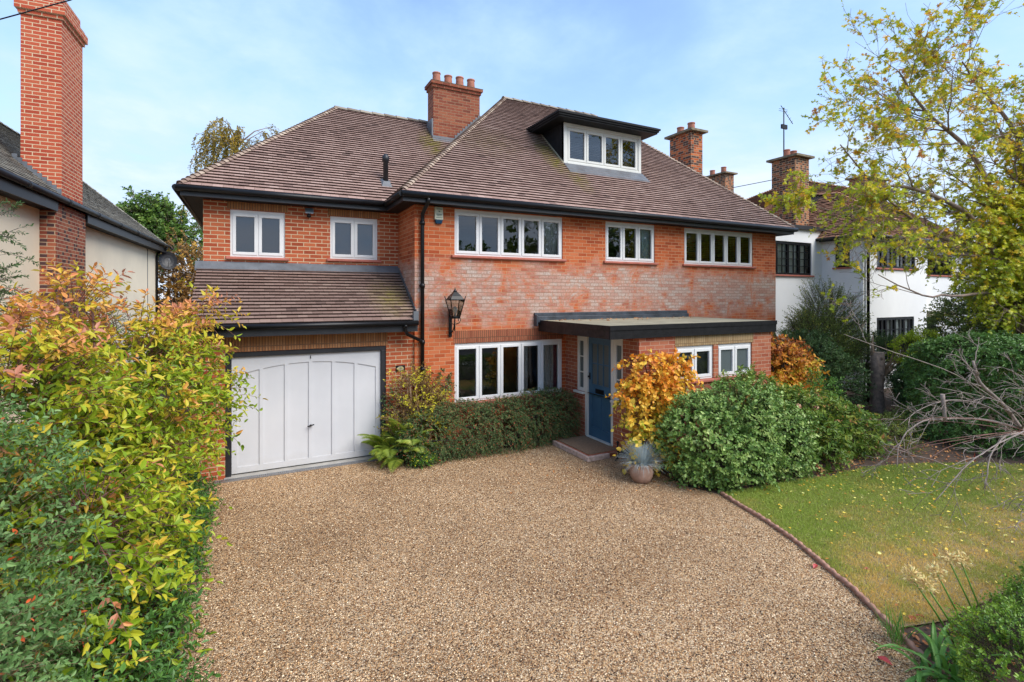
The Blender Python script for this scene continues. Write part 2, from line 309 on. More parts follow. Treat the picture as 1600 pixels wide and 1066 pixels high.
class MB:
    def __init__(s): s.v = []; s.f = []; s.r = []; s.sm = []
    def face(s, pts, r=0., sm=False):
        i = len(s.v); s.v += [tuple(p) for p in pts]; s.f.append(tuple(range(i, i+len(pts)))); s.r.append(r); s.sm.append(sm)
    def box(s, x0, y0, z0, x1, y1, z1, r=0.):
        p = [(x0, y0, z0), (x1, y0, z0), (x1, y1, z0), (x0, y1, z0), (x0, y0, z1), (x1, y0, z1), (x1, y1, z1), (x0, y1, z1)]
        s.hexa(p, r)
    def hexa(s, p, r=0.):
        i = len(s.v); s.v += [tuple(q) for q in p]
        for f in ((0, 3, 2, 1), (4, 5, 6, 7), (0, 1, 5, 4), (1, 2, 6, 5), (2, 3, 7, 6), (3, 0, 4, 7)):
            s.f.append(tuple(i+k for k in f)); s.r.append(r); s.sm.append(False)
    def prism(s, poly, d, r=0.):       # poly: 3-D points, d: extrusion vector
        d = Vector(d); a = [Vector(p) for p in poly]; b = [p+d for p in a]; n = len(a)
        s.face(a[::-1], r); s.face(b, r)
        for i in range(n): s.face([a[i], a[(i+1) % n], b[(i+1) % n], b[i]], r)
    def tube(s, path, rad, n=6, r=0., cap=True, sm=True):
        path = [Vector(p) for p in path]; m = len(path)
        if isinstance(rad, (int, float)): rad = [rad]*m
        base = len(s.v); up = None
        for i, p in enumerate(path):
            d = (path[min(i+1, m-1)]-path[max(i-1, 0)]).normalized()
            if up is None:
                up = Vector((0, 0, 1)) if abs(d.z) < .9 else Vector((1, 0, 0))
            a = d.cross(up)
            if a.length < 1e-4: a = d.orthogonal()
            a.normalize(); b = a.cross(d).normalized(); up = b
            for k in range(n):
                th = 2*PI*k/n; q = p+a*math.cos(th)*rad[i]+b*math.sin(th)*rad[i]; s.v.append(tuple(q))
        for i in range(m-1):
            for k in range(n):
                s.f.append((base+i*n+k, base+i*n+(k+1) % n, base+(i+1)*n+(k+1) % n, base+(i+1)*n+k)); s.r.append(r); s.sm.append(sm)
        if cap:
            s.f.append(tuple(base+k for k in range(n))[::-1]); s.r.append(r); s.sm.append(False)
            s.f.append(tuple(base+(m-1)*n+k for k in range(n))); s.r.append(r); s.sm.append(False)
    def lathe(s, prof, c, n=20, r=0., sm=True):
        base = len(s.v); m = len(prof)
        for (rr, z) in prof:
            for k in range(n):
                th = 2*PI*k/n; s.v.append((c[0]+rr*math.cos(th), c[1]+rr*math.sin(th), c[2]+z))
        for i in range(m-1):
            for k in range(n):
                s.f.append((base+i*n+k, base+i*n+(k+1) % n, base+(i+1)*n+(k+1) % n, base+(i+1)*n+k)); s.r.append(r); s.sm.append(sm)
        s.f.append(tuple(base+k for k in range(n))[::-1]); s.r.append(r); s.sm.append(False)
        s.f.append(tuple(base+(m-1)*n+k for k in range(n))); s.r.append(r); s.sm.append(False)
    def build(s, name, mat, parent=None, bevel=0, mats=None):
        me = bpy.data.meshes.new(name)
        if not s.v: s.v = [(0, 0, 0)]
        if parent is not None:
            L = LOC[parent.name]
        else:
            a = np.array(s.v); L = Vector(((a[:, 0].min()+a[:, 0].max())/2, (a[:, 1].min()+a[:, 1].max())/2, a[:, 2].min()))
        me.from_pydata([(p[0]-L.x, p[1]-L.y, p[2]-L.z) for p in s.v], [], s.f)
        me.polygons.foreach_set('use_smooth', s.sm)
        at = me.attributes.new('rnd', 'FLOAT', 'FACE'); at.data.foreach_set('value', s.r)
        me.materials.append(M[mat] if isinstance(mat, str) else mat)
        me.update()
        o = bpy.data.objects.new(name, me); link(o, parent)
        if parent is None: o.location = L
        LOC[o.name] = L
        if bevel:
            b = o.modifiers.new('bevel', 'BEVEL'); b.width = bevel; b.segments = 2; b.limit_method = 'ANGLE'
        return o

class FR:                       # wall frame: a runs along the wall, n out of it, z up
    def __init__(s, O, A, N): s.O = Vector(O); s.A = Vector(A).normalized(); s.N = Vector(N).normalized()
    def p(s, a, n, z): return s.O+s.A*a+s.N*n+Vector((0, 0, z))
    def box(s, mb, a0, a1, n0, n1, z0, z1, r=0.):
        mb.hexa([s.p(a0, n1, z0), s.p(a1, n1, z0), s.p(a1, n0, z0), s.p(a0, n0, z0), s.p(a0, n1, z1), s.p(a1, n1, z1), s.p(a1, n0, z1), s.p(a0, n0, z1)], r)
    def wall(s, mb, a0, a1, z0, z1, holes=(), depth=.1, n=0):
        xs = sorted({a0, a1, *[h[0] for h in holes], *[h[1] for h in holes]}); zs = sorted({z0, z1, *[h[2] for h in holes], *[h[3] for h in holes]})
        for i in range(len(xs)-1):
            for j in range(len(zs)-1):
                cx, cz = (xs[i]+xs[i+1])/2, (zs[j]+zs[j+1])/2
                if any(h[0] < cx < h[1] and h[2] < cz < h[3] for h in holes): continue
                mb.face([s.p(xs[i], n, zs[j]), s.p(xs[i+1], n, zs[j]), s.p(xs[i+1], n, zs[j+1]), s.p(xs[i], n, zs[j+1])])
        for (b0, b1, c0, c1) in holes:
            q = [(b0, c0), (b1, c0), (b1, c1), (b0, c1)]
            for k in range(4):
                (u, v), (w, x) = q[k], q[(k+1) % 4]
                mb.face([s.p(u, n, v), s.p(w, n, x), s.p(w, n-depth, x), s.p(u, n-depth, v)])

def clip(poly, a, b, c):        # keep a*x+b*y<=c
    out = []
    for i in range(len(poly)):
        p, q = poly[i], poly[(i+1) % len(poly)]
        dp, dq = a*p[0]+b*p[1]-c, a*q[0]+b*q[1]-c
        if dp <= 0: out.append(p)
        if (dp < 0 < dq) or (dq < 0 < dp):
            t_ = dp/(dp-dq); out.append((p[0]+(q[0]-p[0])*t_, p[1]+(q[1]-p[1])*t_))
    return out
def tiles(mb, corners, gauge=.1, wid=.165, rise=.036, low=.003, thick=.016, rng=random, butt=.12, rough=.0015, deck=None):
    """corners: convex planar polygon, first edge = eaves (left to right seen from outside)"""
    P = [Vector(p) for p in corners]; A = (P[1]-P[0]).normalized(); N = A.cross(P[2]-P[0]).normalized()
    if N.z < 0: N = -N
    U = N.cross(A).normalized()
    if U.z < 0: U = -U
    pl = [((p-P[0]).dot(A), (p-P[0]).dot(U)) for p in P]
    if deck is not None: deck.face([p-N*.01 for p in P])
    edges = []
    ar = sum(pl[i][0]*pl[(i+1) % len(pl)][1]-pl[(i+1) % len(pl)][0]*pl[i][1] for i in range(len(pl)))
    for i in range(len(pl)):
        (x0, y0), (x1, y1) = pl[i], pl[(i+1) % len(pl)]
        a, b = (y1-y0), -(x1-x0)
        if ar < 0: a, b = -a, -b
        edges.append((a, b, a*x0+b*y0))
    xmin, xmax = min(p[0] for p in pl), max(p[0] for p in pl); ymax = max(p[1] for p in pl)
    rows = int(ymax/gauge)+1
    for j in range(rows):
        y0 = j*gauge-(.03 if j == 0 else 0); y1 = (j+1)*gauge+.005
        x = xmin-((j % 2)*wid/2)-wid
        rowr = rng.uniform(-.08, .08)
        while x < xmax:
            jit = rng.uniform(-rough, rough)
            q = [(x+.0015, y0+jit), (x+wid-.0015, y0+jit), (x+wid-.0015, y1), (x+.0015, y1)]
            if y0 > 0: 
                for e in edges: q = clip(q, *e) if q else q
            else:
                for e in edges[1:]: q = clip(q, *e) if q else q
            if q and len(q) >= 3:
                dh = rng.uniform(-rough, rough)
                def hh(y): return low+(rise-low)*(y1-y)/(y1-y0)+dh
                top = [P[0]+A*u+U*v+N*hh(v) for u, v in q]
                r = min(1, max(0, rng.betavariate(8, 8)+rowr))
                mb.face(top, r)
                # lower edge + sides
                n_ = len(q)
                for k in range(n_):
                    a_, b_ = q[k], q[(k+1) % n_]
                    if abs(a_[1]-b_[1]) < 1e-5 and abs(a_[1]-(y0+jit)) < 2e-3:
                        mb.face([top[k], top[k]-N*thick, top[(k+1) % n_]-N*thick, top[(k+1) % n_]], r*butt)  # butt edge colour darkened, painting in the shadow line below each course
            x += wid
def bonnet(mb, p0, p1, up, n_out=None, step=.105, rad=.1, lift=.05, rng=random, arc=1.25):
    """row of hip or ridge tiles from p0 (low) to p1"""
    p0, p1 = Vector(p0), Vector(p1); d = (p1-p0); L = d.length; d.normalize(); up = Vector(up); up = (up-d*up.dot(d)).normalized(); sd = d.cross(up)
    k = 0; s_ = 0
    while s_ < L-step*.5:
        a = p0+d*s_; b = p0+d*min(L, s_+step*1.02); r = rng.random(); K = 6
        ra, rb = rad*rng.uniform(.96, 1.04), rad*.88
        ring = []
        for (c, rr, lf) in ((a, ra, lift), (b, rb, lift*.45)):
            ring.append([c+sd*math.sin(th)*rr+up*((math.cos(th)-1)*rr*.9+lf+.012) for th in [(-arc+2*arc*i/K) for i in range(K+1)]])
        for i in range(K):
            mb.face([ring[0][i], ring[0][i+1], ring[1][i+1], ring[1][i]], r, True)
            mb.face([ring[0][i]-up*.018, ring[0][i+1]-up*.018, ring[0][i+1], ring[0][i]], r*.5)
        s_ += step

# ------------------------------------------------------------------ building parts
def window(P, fr, a0, a1, z0, z1, n=2, curtains=(), mat='upvc', sill='sill', set_=-.03, blind=None, glass='glass', top=.03, sash='upvc', label=None, bars=None, sillz=.055, frame=.05, sw=.055):
    mb = MB(); f0, f1 = set_-.07, set_
    fr.box(mb, a0, a1, f0, f1, z1-frame-top, z1-.002); fr.box(mb, a0, a1, f0, f1, z0+.002, z0+frame)
    fr.box(mb, a0, a0+frame, f0, f1, z0+frame, z1-frame-top); fr.box(mb, a1-frame, a1, f0, f1, z0+frame, z1-frame-top)
    w = (a1-a0-2*frame)/n
    for i in range(1, n): fr.box(mb, a0+frame+i*w-.018, a0+frame+i*w+.018, f0, f1-.004, z0+frame, z1-frame-top)
    win = mb.build('window', mat, P, bevel=.003)
    if label: win['label'] = label
    zb, zt = z0+frame-.012, z1-frame-top+.012
    gl = MB()
    for i in range(n):
        b0, b1 = a0+frame+i*w+(.009 if i else -.010), a0+frame+(i+1)*w-(.009 if i < n-1 else -.010)
        s_ = MB(); q0, q1 = f1-.05, f1+.012
        fr.box(s_, b0, b1, q0, q1, zb, zb+sw); fr.box(s_, b0, b1, q0, q1, zt-sw, zt)
        fr.box(s_, b0, b0+sw, q0, q1, zb+sw, zt-sw); fr.box(s_, b1-sw, b1, q0, q1, zb+sw, zt-sw)
        if bars:
            nx, nz = bars
            for k in range(1, nx): x = b0+sw+(b1-b0-2*sw)*k/nx; fr.box(s_, x-.011, x+.011, f1-.03, f1+.008, zb+sw, zt-sw)
            for k in range(1, nz): z = zb+sw+(zt-zb-2*sw)*k/nz; fr.box(s_, b0+sw, b1-sw, f1-.028, f1+.006, z-.011, z+.011)
        s_.build('sash', sash, win, bevel=.004)
        tl = random.uniform(-.004, .004)
        gl.face([fr.p(b0+sw-.01, f1-.02+tl, zb+sw-.01), fr.p(b1-sw+.01, f1-.02-tl, zb+sw-.01), fr.p(b1-sw+.01, f1-.02-tl*.5, zt-sw+.01), fr.p(b0+sw-.01, f1-.02+tl, zt-sw+.01)])
    gl.build('glass', glass, win)
    if sill:
        s_ = MB(); fr.box(s_, a0-.07, a1+.07, -.08, .06, z0-sillz, z0-.002); s_.build('sill', sill, win, bevel=.012)
    for (c0, c1, cm) in curtains:
        s_ = MB(); K = max(4, int((c1-c0)/.035)); prev = None
        for k in range(K+1):
            x = c0+(c1-c0)*k/K; nn = f0-.035+.02*(1 if k % 2 else -1)+random.uniform(-.006, .006)
            cur = (fr.p(x, nn, z0-.1), fr.p(x, nn, z1))
            if prev: s_.face([prev[0], cur[0], cur[1], prev[1]], 0, True)
            prev = cur
        s_.build('curtain', cm, win)
    if blind:
        s_ = MB(); fr.box(s_, a0+.02, a1-.02, f0-.03, f0-.02, z0+.02, z1-.02); s_.build('blind', blind, win)
    return win

def chimney(P, x0, y0, x1, y1, z0, z1, mat, pots, capm='brick', name='chimney', over=.07, pot_mat='terracotta', slab=False, axis=0, pr_=.115, ph=.28):
    mb = MB(); mb.box(x0, y0, z0, x1, y1, z1)
    if not slab:
        mb.box(x0-over*.45, y0-over*.45, z1-.02, x1+over*.45, y1+over*.45, z1+.06); mb.box(x0-over, y0-over, z1+.06, x1+over, y1+over, z1+.135)
    ch = mb.build(name, mat, P)
    cp = MB()
    if slab: cp.box(x0-.13, y0-.13, z1, x1+.13, y1+.13, z1+.07)
    else: cp.hexa([(x0-over-.01, y0-over-.01, z1+.135), (x1+over+.01, y0-over-.01, z1+.135), (x1+over+.01, y1+over+.01, z1+.135), (x0-over-.01, y1+over+.01, z1+.135), (x0+.06, y0+.06, z1+.2), (x1-.06, y0+.06, z1+.2), (x1-.06, y1-.06, z1+.2), (x0+.06, y1-.06, z1+.2)])
    cp.build('cap', 'cap_stone', ch)
    zt = z1+(.07 if slab else .17)
    for i in range(pots):
        k = (i+.5)/pots
        cx = x0+(x1-x0)*k if axis == 0 else (x0+x1)/2; cy = (y0+y1)/2 if axis == 0 else y0+(y1-y0)*k
        h = ph*random.uniform(.92, 1.08); r = pr_
        p = MB(); p.lathe([(r*.92, 0), (r*.98, .03), (r*.86, h*.85), (r*.86, h*.86), (r*.97, h*.88), (r*.97, h), (r*.8, h), (r*.78, h-.12)], (cx, cy, zt), 18)
        p.build('chimney_pot', pot_mat, ch)
    return ch
M['cap_stone'] = simple('cap_stone', (.2, .16, .1), .9, .5, 9, bump=.5)

def gutter(mb, a, b, r=.055):
    mb.tube([a, b], r, 10)
def downpipe(mb, path, r=.036):
    mb.tube(path, r, 10)

# ================================================================== MAIN HOUSE
H = thing('brick_house', 'large red brick house with brown tiled hipped roof, blue front door and white garage', 'house', (6.2, 9.5, 0))
FM = FR((0, 9.5, 0), (1, 0, 0), (0, -1, 0))
FG = FR((0, 9.56, 0), (1, 0, 0), (0, -1, 0))
FW = FR((0, 10.74, 0), (1, 0, 0), (0, -1, 0))
FP = FR((0, 7.1, 0), (1, 0, 0), (0, -1, 0))
FD = FR((6.2, 9.5, 0), (0, -1, 0), (-1, 0, 0))
XL, X0, XR, XP = -.78, 2.775, 13.32, 9.8
W1 = (3.585, 6.125, 3.817, 4.742); W2 = (7.297, 8.8, 3.817, 4.742); W3 = (9.775, 12.365, 3.817, 4.742); G1 = (3.585, 6.115, .875, 2.06)
m = MB(); FM.wall(m, X0, XR, 0, 4.85, [W1, W2, W3, G1, (6.3, 9.7, .02, 2.3)])
m.face([(X0, 10.74, 0), (X0, 9.5, 0), (X0, 9.5, 4.85), (X0, 10.74, 4.85)])
m.face([(XR, 9.5, 0), (XR, 17.1, 0), (XR, 17.1, 4.85), (XR, 9.5, 4.85)]); m.face([(XR, 17.1, 0), (XL, 17.1, 0), (XL, 17.1, 4.85), (XR, 17.1, 4.85)])
m.build('wall', 'brick_main', H)
WA = (-.352, .575, 3.735, 4.612); WB = (1.404, 2.344, 3.755, 4.612)
m = MB(); FW.wall(m, XL, X0, 2.3, 4.85, [WA, WB]); m.face([(XL, 17.1, 0), (XL, 10.74, 0), (XL, 10.74, 4.85), (XL, 17.1, 4.85)])
GD = (-.385, 2.245, 0, 2.075)
FG.wall(m, XL, X0, 0, 2.5, [GD], depth=.16); m.face([(XL, 10.74, 0), (XL, 9.56, 0), (XL, 9.56, 2.5), (XL, 10.74, 3.4)])
m.build('wall', 'brick_new', H)
PA = (7.09, 8.09, 1.39, 2.05); PB = (8.22, 9.21, 1.39, 2.05)
m = MB(); FP.wall(m, 6.2, XP, 0, 2.26, [PA, PB], depth=.14)
FD.wall(m, 0, 2.4, 0, 2.26, [(.43, 1.95, 1.0, 2.2), (.715, 1.66, .0, 1.0)], depth=.12)
m.face([(XP, 7.1, 0), (XP, 9.5, 0), (XP, 9.5, 2.26), (XP, 7.1, 2.26)])
m.build('porch_wall', 'brick_porch', H)
for fr, q, mt in ((FG, (-.41, 2.27, 2.079, 2.325), 'soldier'), (FM, (3.56, 6.14, 2.064, 2.31), 'soldier_red'), (FP, (7.07, 9.24, 2.053, 2.252), 'soldier_pale'), (FW, (-.4, .63, 4.616, 4.75), 'soldier'), (FW, (1.36, 2.4, 4.616, 4.75), 'soldier')):
    m = MB(); fr.box(m, q[0], q[1], -.01, .006, q[2], q[3]); m.build('lintel', mt, H)

window(H, FM, *W1, n=5, curtains=[(5.72, 6.05, 'curtain')], label='five light casement window on the upper floor')
window(H, FM, *W2, n=3, curtains=[(8.45, 8.75, 'curtain_blue')], label='three light casement window on the upper floor')
window(H, FM, *W3, n=5, label='five light window nearest the right end of the upper floor')
window(H, FM, *G1, n=5, curtains=[(5.05, 5.3, 'curtain'), (5.62, 5.95, 'curtain'), (5.96, 6.06, 'curtain_purple')], label='tall ground floor window of five lights beside the door')
window(H, FW, *WA, n=2, blind='blind', label='two light window over the left of the garage')
window(H, FW, *WB, n=2, blind='blind', label='two light window over the right of the garage')
window(H, FP, *PA, n=2, blind='room', label='small two light porch window behind the orange climber')
window(H, FP, *PB, n=2, glass='glass_frost', label='small two light porch window with obscured glass')

# interior: floors and partitions keep the rooms closed
m = MB(); m.box(X0+.05, 9.62, 2.42, XR-.05, 17, 2.55); m.box(XL+.05, 10.86, 2.42, X0-.02, 17, 2.55); m.box(X0+.02, 9.55, 4.80, XR-.02, 17.05, 4.82); m.box(XL+.02, 10.8, 4.80, X0+.01, 17.05, 4.82)
m.box(X0+.05, 12.6, .02, XR-.05, 12.7, 2.41); m.box(X0+.05, 12.9, 2.56, XR-.05, 13.0, 4.83); m.box(6.25, 7.25, .015, XP-.05, 9.45, .03)
m.box(6.8, 9.7, 2.56, 6.9, 12.89, 4.83); m.box(9.2, 9.7, 2.56, 9.3, 12.89, 4.83); m.box(X0+.02, 9.6, .02, XR-.1, 12.59, .04)
m.build('interior', 'room', H)

# garage door
m = MB(); f = .085
FG.box(m, GD[0]+.002, GD[0]+f, -.15, -.02, 0.0, GD[3]-f); FG.box(m, GD[1]-f, GD[1]-.002, -.15, -.02, 0.0, GD[3]-f); FG.box(m, GD[0]+.002, GD[1]-.002, -.15, -.02, GD[3]-f, GD[3]-.002)
gf = m.build('garage_frame', 'black_grey', H, bevel=.004)
m = MB(); d0, d1, db, dt = GD[0]+f+.006, GD[1]-f-.006, .045, GD[3]-f-.008
FG.box(m, d0, d1, -.115, -.092, db, dt)
nP = 6; stile = .085; mid = .06; y1, y2 = -.0915, -.074
wd = (d1-d0-2*stile-(nP-1)*mid)/nP
FG.box(m, d0, d0+stile, y1, y2, db, dt); FG.box(m, d1-stile, d1, y1, y2, db, dt); FG.box(m, d0+stile, d1-stile, y1, y2, db, db+.1)
cx = (d0+d1)/2; half = (d1-d0)/2-stile
def arcz(x): return dt-.14-.16*((x-cx)/half)**2
for i in range(nP):
    b0 = d0+stile+i*(wd+mid); b1 = b0+wd
    if i < nP-1: FG.box(m, b1, b1+mid, y1, y2, db+.1, dt-.13)
    K = 8
    for k in range(K):
        xa, xb = b0+wd*k/K, b0+wd*(k+1)/K
        m.hexa([FG.p(xa, y2, arcz(xa)), FG.p(xb, y2, arcz(xb)), FG.p(xb, y1, arcz(xb)), FG.p(xa, y1, arcz(xa)), FG.p(xa, y2, dt-.0), FG.p(xb, y2, dt-.0), FG.p(xb, y1, dt), FG.p(xa, y1, dt)])
    if i < nP-1: FG.box(m, b1, b1+mid, y1, y2, dt-.13, dt)
gd = m.build('garage_door', 'garage_white', H)
m = MB(); c = FG.p(cx+.0, -.05, .72); m.tube([FG.p(cx, -.074, .72), FG.p(cx, -.03, .72)], .016, 8); m.tube([FG.p(cx-.055, -.028, .71), FG.p(cx+.055, -.028, .735)], .011, 8); m.build('handle', 'black', gd); m = MB(); m.tube([FG.p(cx, -.074, dt-.03), FG.p(cx, -.06, dt-.08)], .008, 6); m.build('latch', 'black', gd)
# front door
m = MB()
FD.box(m, .43, .715, -.09, -.02, 2.12, 2.24); FD.box(m, 1.66, 1.95, -.09, -.02, 2.12, 2.24); FD.box(m, .715, 1.66, -.09, -.02, 2.16, 2.24)
for q in ((.715, .80), (1.575, 1.66)): FD.box(m, q[0], q[1], -.095, -.012, .1, 2.16)
FD.box(m, .80, 1.575, -.12, .03, .075, .115)
m.build('door_frame', 'upvc_cream', H, bevel=.004)
for (a0, a1) in ((.43, .715), (1.66, 1.95)):
    s_ = MB(); FD.box(s_, a0, a1, -.08, -.02, 1.0, 1.07); FD.box(s_, a0, a0+.065, -.08, -.02, 1.07, 2.12); FD.box(s_, a1-.065, a1, -.08, -.02, 1.07, 2.12); FD.box(s_, a0+.065, a1-.065, -.08, -.02, 2.06, 2.12)
    for z in (1.4, 1.73): FD.box(s_, a0+.065, a1-.065, -.06, -.03, z-.012, z+.012)
    sl = s_.build('sidelight', 'upvc_cream', H, bevel=.003)
    s_ = MB(); s_.face([FD.p(a0+.06, -.05, 1.06), FD.p(a1-.06, -.05, 1.06), FD.p(a1-.06, -.05, 2.07), FD.p(a0+.06, -.05, 2.07)]); s_.build('glass', 'glass_frost', sl)
    s_ = MB(); FD.box(s_, a0-.05 if a0 < 1 else a0-.02, a1+.02 if a0 < 1 else a1+.05, -.06, .06, .955, .998); s_.build('sill', 'upvc_cream', sl, bevel=.005)
m = MB(); a0, a1, z0, z1 = .805, 1.57, .118, 2.155; n0, n1 = -.085, -.045; gz = 1.2; st = .105
FD.box(m, a0, a0+st, n0, n1, z0, z1); FD.box(m, a1-st, a1, n0, n1, z0, z1); FD.box(m, a0+st, a1-st, n0, n1, z1-.13, z1); FD.box(m, a0+st, a1-st, n0, n1, .95, gz); FD.box(m, a0+st, a1-st, n0, n1, z0, z0+.2)
FD.box(m, a0+st, a1-st, n0+.002, n1-.02, z0+.2, .95)
pw = (a1-a0-2*st)
for k in (1,): FD.box(m, a0+st+pw*k/2-.035, a0+st+pw*k/2+.035, n0, n1, z0+.2, .95)
for k in (1, 2): x = a0+st+pw*k/3; FD.box(m, x-.013, x+.013, n0, n1-.005, gz, z1-.13)
FD.box(m, a0+st, a1-st, n0, n1-.006, 1.61, 1.635)
fd = m.build('front_door', 'door_blue', H, bevel=.004)
s_ = MB(); s_.face([FD.p(a0+st, -.066, gz), FD.p(a1-st, -.066, gz), FD.p(a1-st, -.066, z1-.13), FD.p(a0+st, -.066, z1-.13)]); s_.build('glass', 'glass_frost', fd)
s_ = MB(); FD.box(s_, 1.05, 1.32, -.046, -.03, 1.03, 1.12); s_.build('letterbox', 'black', fd, bevel=.004)
s_ = MB(); s_.tube([FD.p(.85, -.045, 1.34), FD.p(.85, .0, 1.34)], .022, 10); FD.box(s_, .83, .87, -.045, -.035, 1.28, 1.42); s_.build('handle', 'black', fd)
m = MB(); m.box(5.46, 7.62, 0, 6.19, 8.76, .09); st_ = m.build('doorstep', 'brick_porch', H, bevel=.015)
m = MB(); m.box(5.50, 7.66, .09, 6.185, 8.74, .105); m.build('tread', 'mat_brown', st_); m = MB(); m.box(5.40, 7.6, 0, 5.459, 8.76, .094); m.box(5.40, 7.55, 0, 5.9, 7.619, .09); m.build('nosing', 'step_edge', st_, bevel=.012)

# canopy over the porch
CX0, CX1, CY0 = 5.5, 9.88, 7.03
m = MB(); m.box(CX0, CY0, 2.25, CX1, CY0+.03, 2.485); m.box(CX1-.03, CY0+.03, 2.25, CX1, 9.49, 2.485); m.box(CX0+.03, CY0+.03, 2.28, CX1-.03, 9.49, 2.31)
m.box(CX0-.008, CY0-.012, 2.405, CX1+.01, CY0, 2.489)
cn = m.build('canopy', 'black_matt', H)
m = MB(); m.box(CX0, CY0+.03, 2.25, CX0+.03, 9.49, 2.485); m.box(CX0-.012, CY0, 2.4, CX0, 9.49, 2.488); m.build('side_fascia', 'fascia_old', cn)
m = MB(); m.box(CX0+.03, CY0+.03, 2.4, CX1-.03, 9.42, 2.483); m.build('felt_top', 'felt', cn)
m = MB(); m.box(5.4, 9.40, 2.44, 9.83, 9.495, 2.57); m.box(5.39, 9.45, 2.57, 9.83, 9.499, 2.645); m.box(5.39, 9.38, 2.36, 5.43, 9.495, 2.6)
m.build('flashing', 'lead_dark', cn, bevel=.006)

# ---- roofs
EZ, K_ = 4.93, .93
RD = MB(); T = MB(); rg = random.Random(3)
RL, RR = (6.58, 13.3, 8.775), (9.72, 13.3, 8.775)
def R3(*p): return [Vector(q) for q in p]
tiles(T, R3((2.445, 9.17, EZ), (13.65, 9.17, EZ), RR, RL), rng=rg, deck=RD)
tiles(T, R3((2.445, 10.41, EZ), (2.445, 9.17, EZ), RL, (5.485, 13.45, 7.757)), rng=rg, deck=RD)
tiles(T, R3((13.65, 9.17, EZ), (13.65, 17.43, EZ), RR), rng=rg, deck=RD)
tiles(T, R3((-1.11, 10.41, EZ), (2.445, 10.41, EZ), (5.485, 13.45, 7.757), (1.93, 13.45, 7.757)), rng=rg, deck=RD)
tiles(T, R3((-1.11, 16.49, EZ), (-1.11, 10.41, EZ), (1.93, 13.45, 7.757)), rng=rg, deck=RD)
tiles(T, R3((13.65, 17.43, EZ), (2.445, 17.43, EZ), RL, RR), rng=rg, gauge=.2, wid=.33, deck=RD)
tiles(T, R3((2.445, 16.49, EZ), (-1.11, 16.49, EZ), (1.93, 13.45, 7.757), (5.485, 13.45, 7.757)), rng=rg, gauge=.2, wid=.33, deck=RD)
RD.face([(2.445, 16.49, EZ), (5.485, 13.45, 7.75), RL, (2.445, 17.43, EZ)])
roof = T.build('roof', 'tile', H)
RD.build('deck', 'deck', roof)
m = MB()
bonnet(m, (2.46, 9.185, EZ+.01), RL, (-.4, -.4, 1), rad=.085); bonnet(m, (13.64, 9.18, EZ+.01), RR, (.4, -.4, 1), rad=.085)
bonnet(m, (-1.10, 10.42, EZ+.01), (1.93, 13.45, 7.757), (-.4, -.4, 1), rad=.085)
bonnet(m, (13.64, 17.42, EZ), RR, (.4, .4, 1), rad=.085); bonnet(m, (-1.10, 16.48, EZ), (1.93, 13.45, 7.757), (-.4, .4, 1), rad=.085)
m.build('hip_tiles', 'tile_hip', roof)
m = MB(); bonnet(m, Vector(RL)+Vector((-.08, 0, 0)), Vector(RR)+Vector((.08, 0, 0)), (0, 0, 1), step=.31, rad=.125, lift=.035, arc=1.35)
m.build('ridge_tiles', 'tile_ridge', roof); m = MB(); bonnet(m, (1.86, 13.45, 7.757), (5.5, 13.45, 7.757), (0, 0, 1), step=.31, rad=.125, lift=.035, arc=1.35)
m.build('ridge_tiles', 'tile_ridge', roof)
# garage lean-to roof
T = MB(); RD = MB(); LE, LT = 2.56, 3.545
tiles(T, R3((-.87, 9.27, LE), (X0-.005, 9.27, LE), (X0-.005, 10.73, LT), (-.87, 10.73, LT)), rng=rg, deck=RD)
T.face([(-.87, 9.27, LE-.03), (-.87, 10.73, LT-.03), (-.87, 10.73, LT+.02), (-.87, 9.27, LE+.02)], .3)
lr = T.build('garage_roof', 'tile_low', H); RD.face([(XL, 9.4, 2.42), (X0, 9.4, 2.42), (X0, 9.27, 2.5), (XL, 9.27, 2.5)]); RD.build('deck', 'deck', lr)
m = MB(); m.hexa([(-.9, 10.6, 3.46), (X0-.01, 10.6, 3.46), (X0-.01, 10.735, 3.56), (-.9, 10.735, 3.56), (-.9, 10.6, 3.502), (X0-.01, 10.6, 3.502), (X0-.01, 10.735, 3.64), (-.9, 10.735, 3.64)])
for k in range(16):
    y = 9.36+k*.083; z = LE+(y-9.27)*.6747
    m.box(X0-.014, y, z-.02, X0-.002, y+.1, z+.135)
m.box(X0-.1, 9.22, 2.5, X0-.004, 9.3, 2.72)
m.build('flashing', 'lead', lr)
# gutters, fascias and soffits
m = MB()
for a, b in (((2.42, 9.12, 4.87), (13.70, 9.12, 4.87)), ((2.42, 9.12, 4.87), (2.42, 10.37, 4.87)), ((2.42, 10.37, 4.87), (-1.16, 10.37, 4.87)), ((-1.16, 10.37, 4.87), (-1.16, 16.5, 4.87)), ((13.70, 9.12, 4.87), (13.70, 17.4, 4.87))): gutter(m, a, b)
gutter(m, (-.92, 9.21, 2.505), (X0-.02, 9.21, 2.505), .05)
m.build('gutter', 'black', H)
m = MB()
m.box(2.46, 9.17, 4.745, 13.65, 9.2, 4.9); m.box(2.46, 9.2, 4.745, 2.49, 10.42, 4.9); m.box(-1.1, 10.42, 4.745, 2.46, 10.45, 4.9); m.box(-1.1, 10.45, 4.745, -1.07, 16.5, 4.9); m.box(13.62, 9.2, 4.745, 13.65, 17.4, 4.9)
m.box(-.87, 9.26, 2.345, X0-.01, 9.29, 2.5)
m.build('fascia', 'black_grey', H)
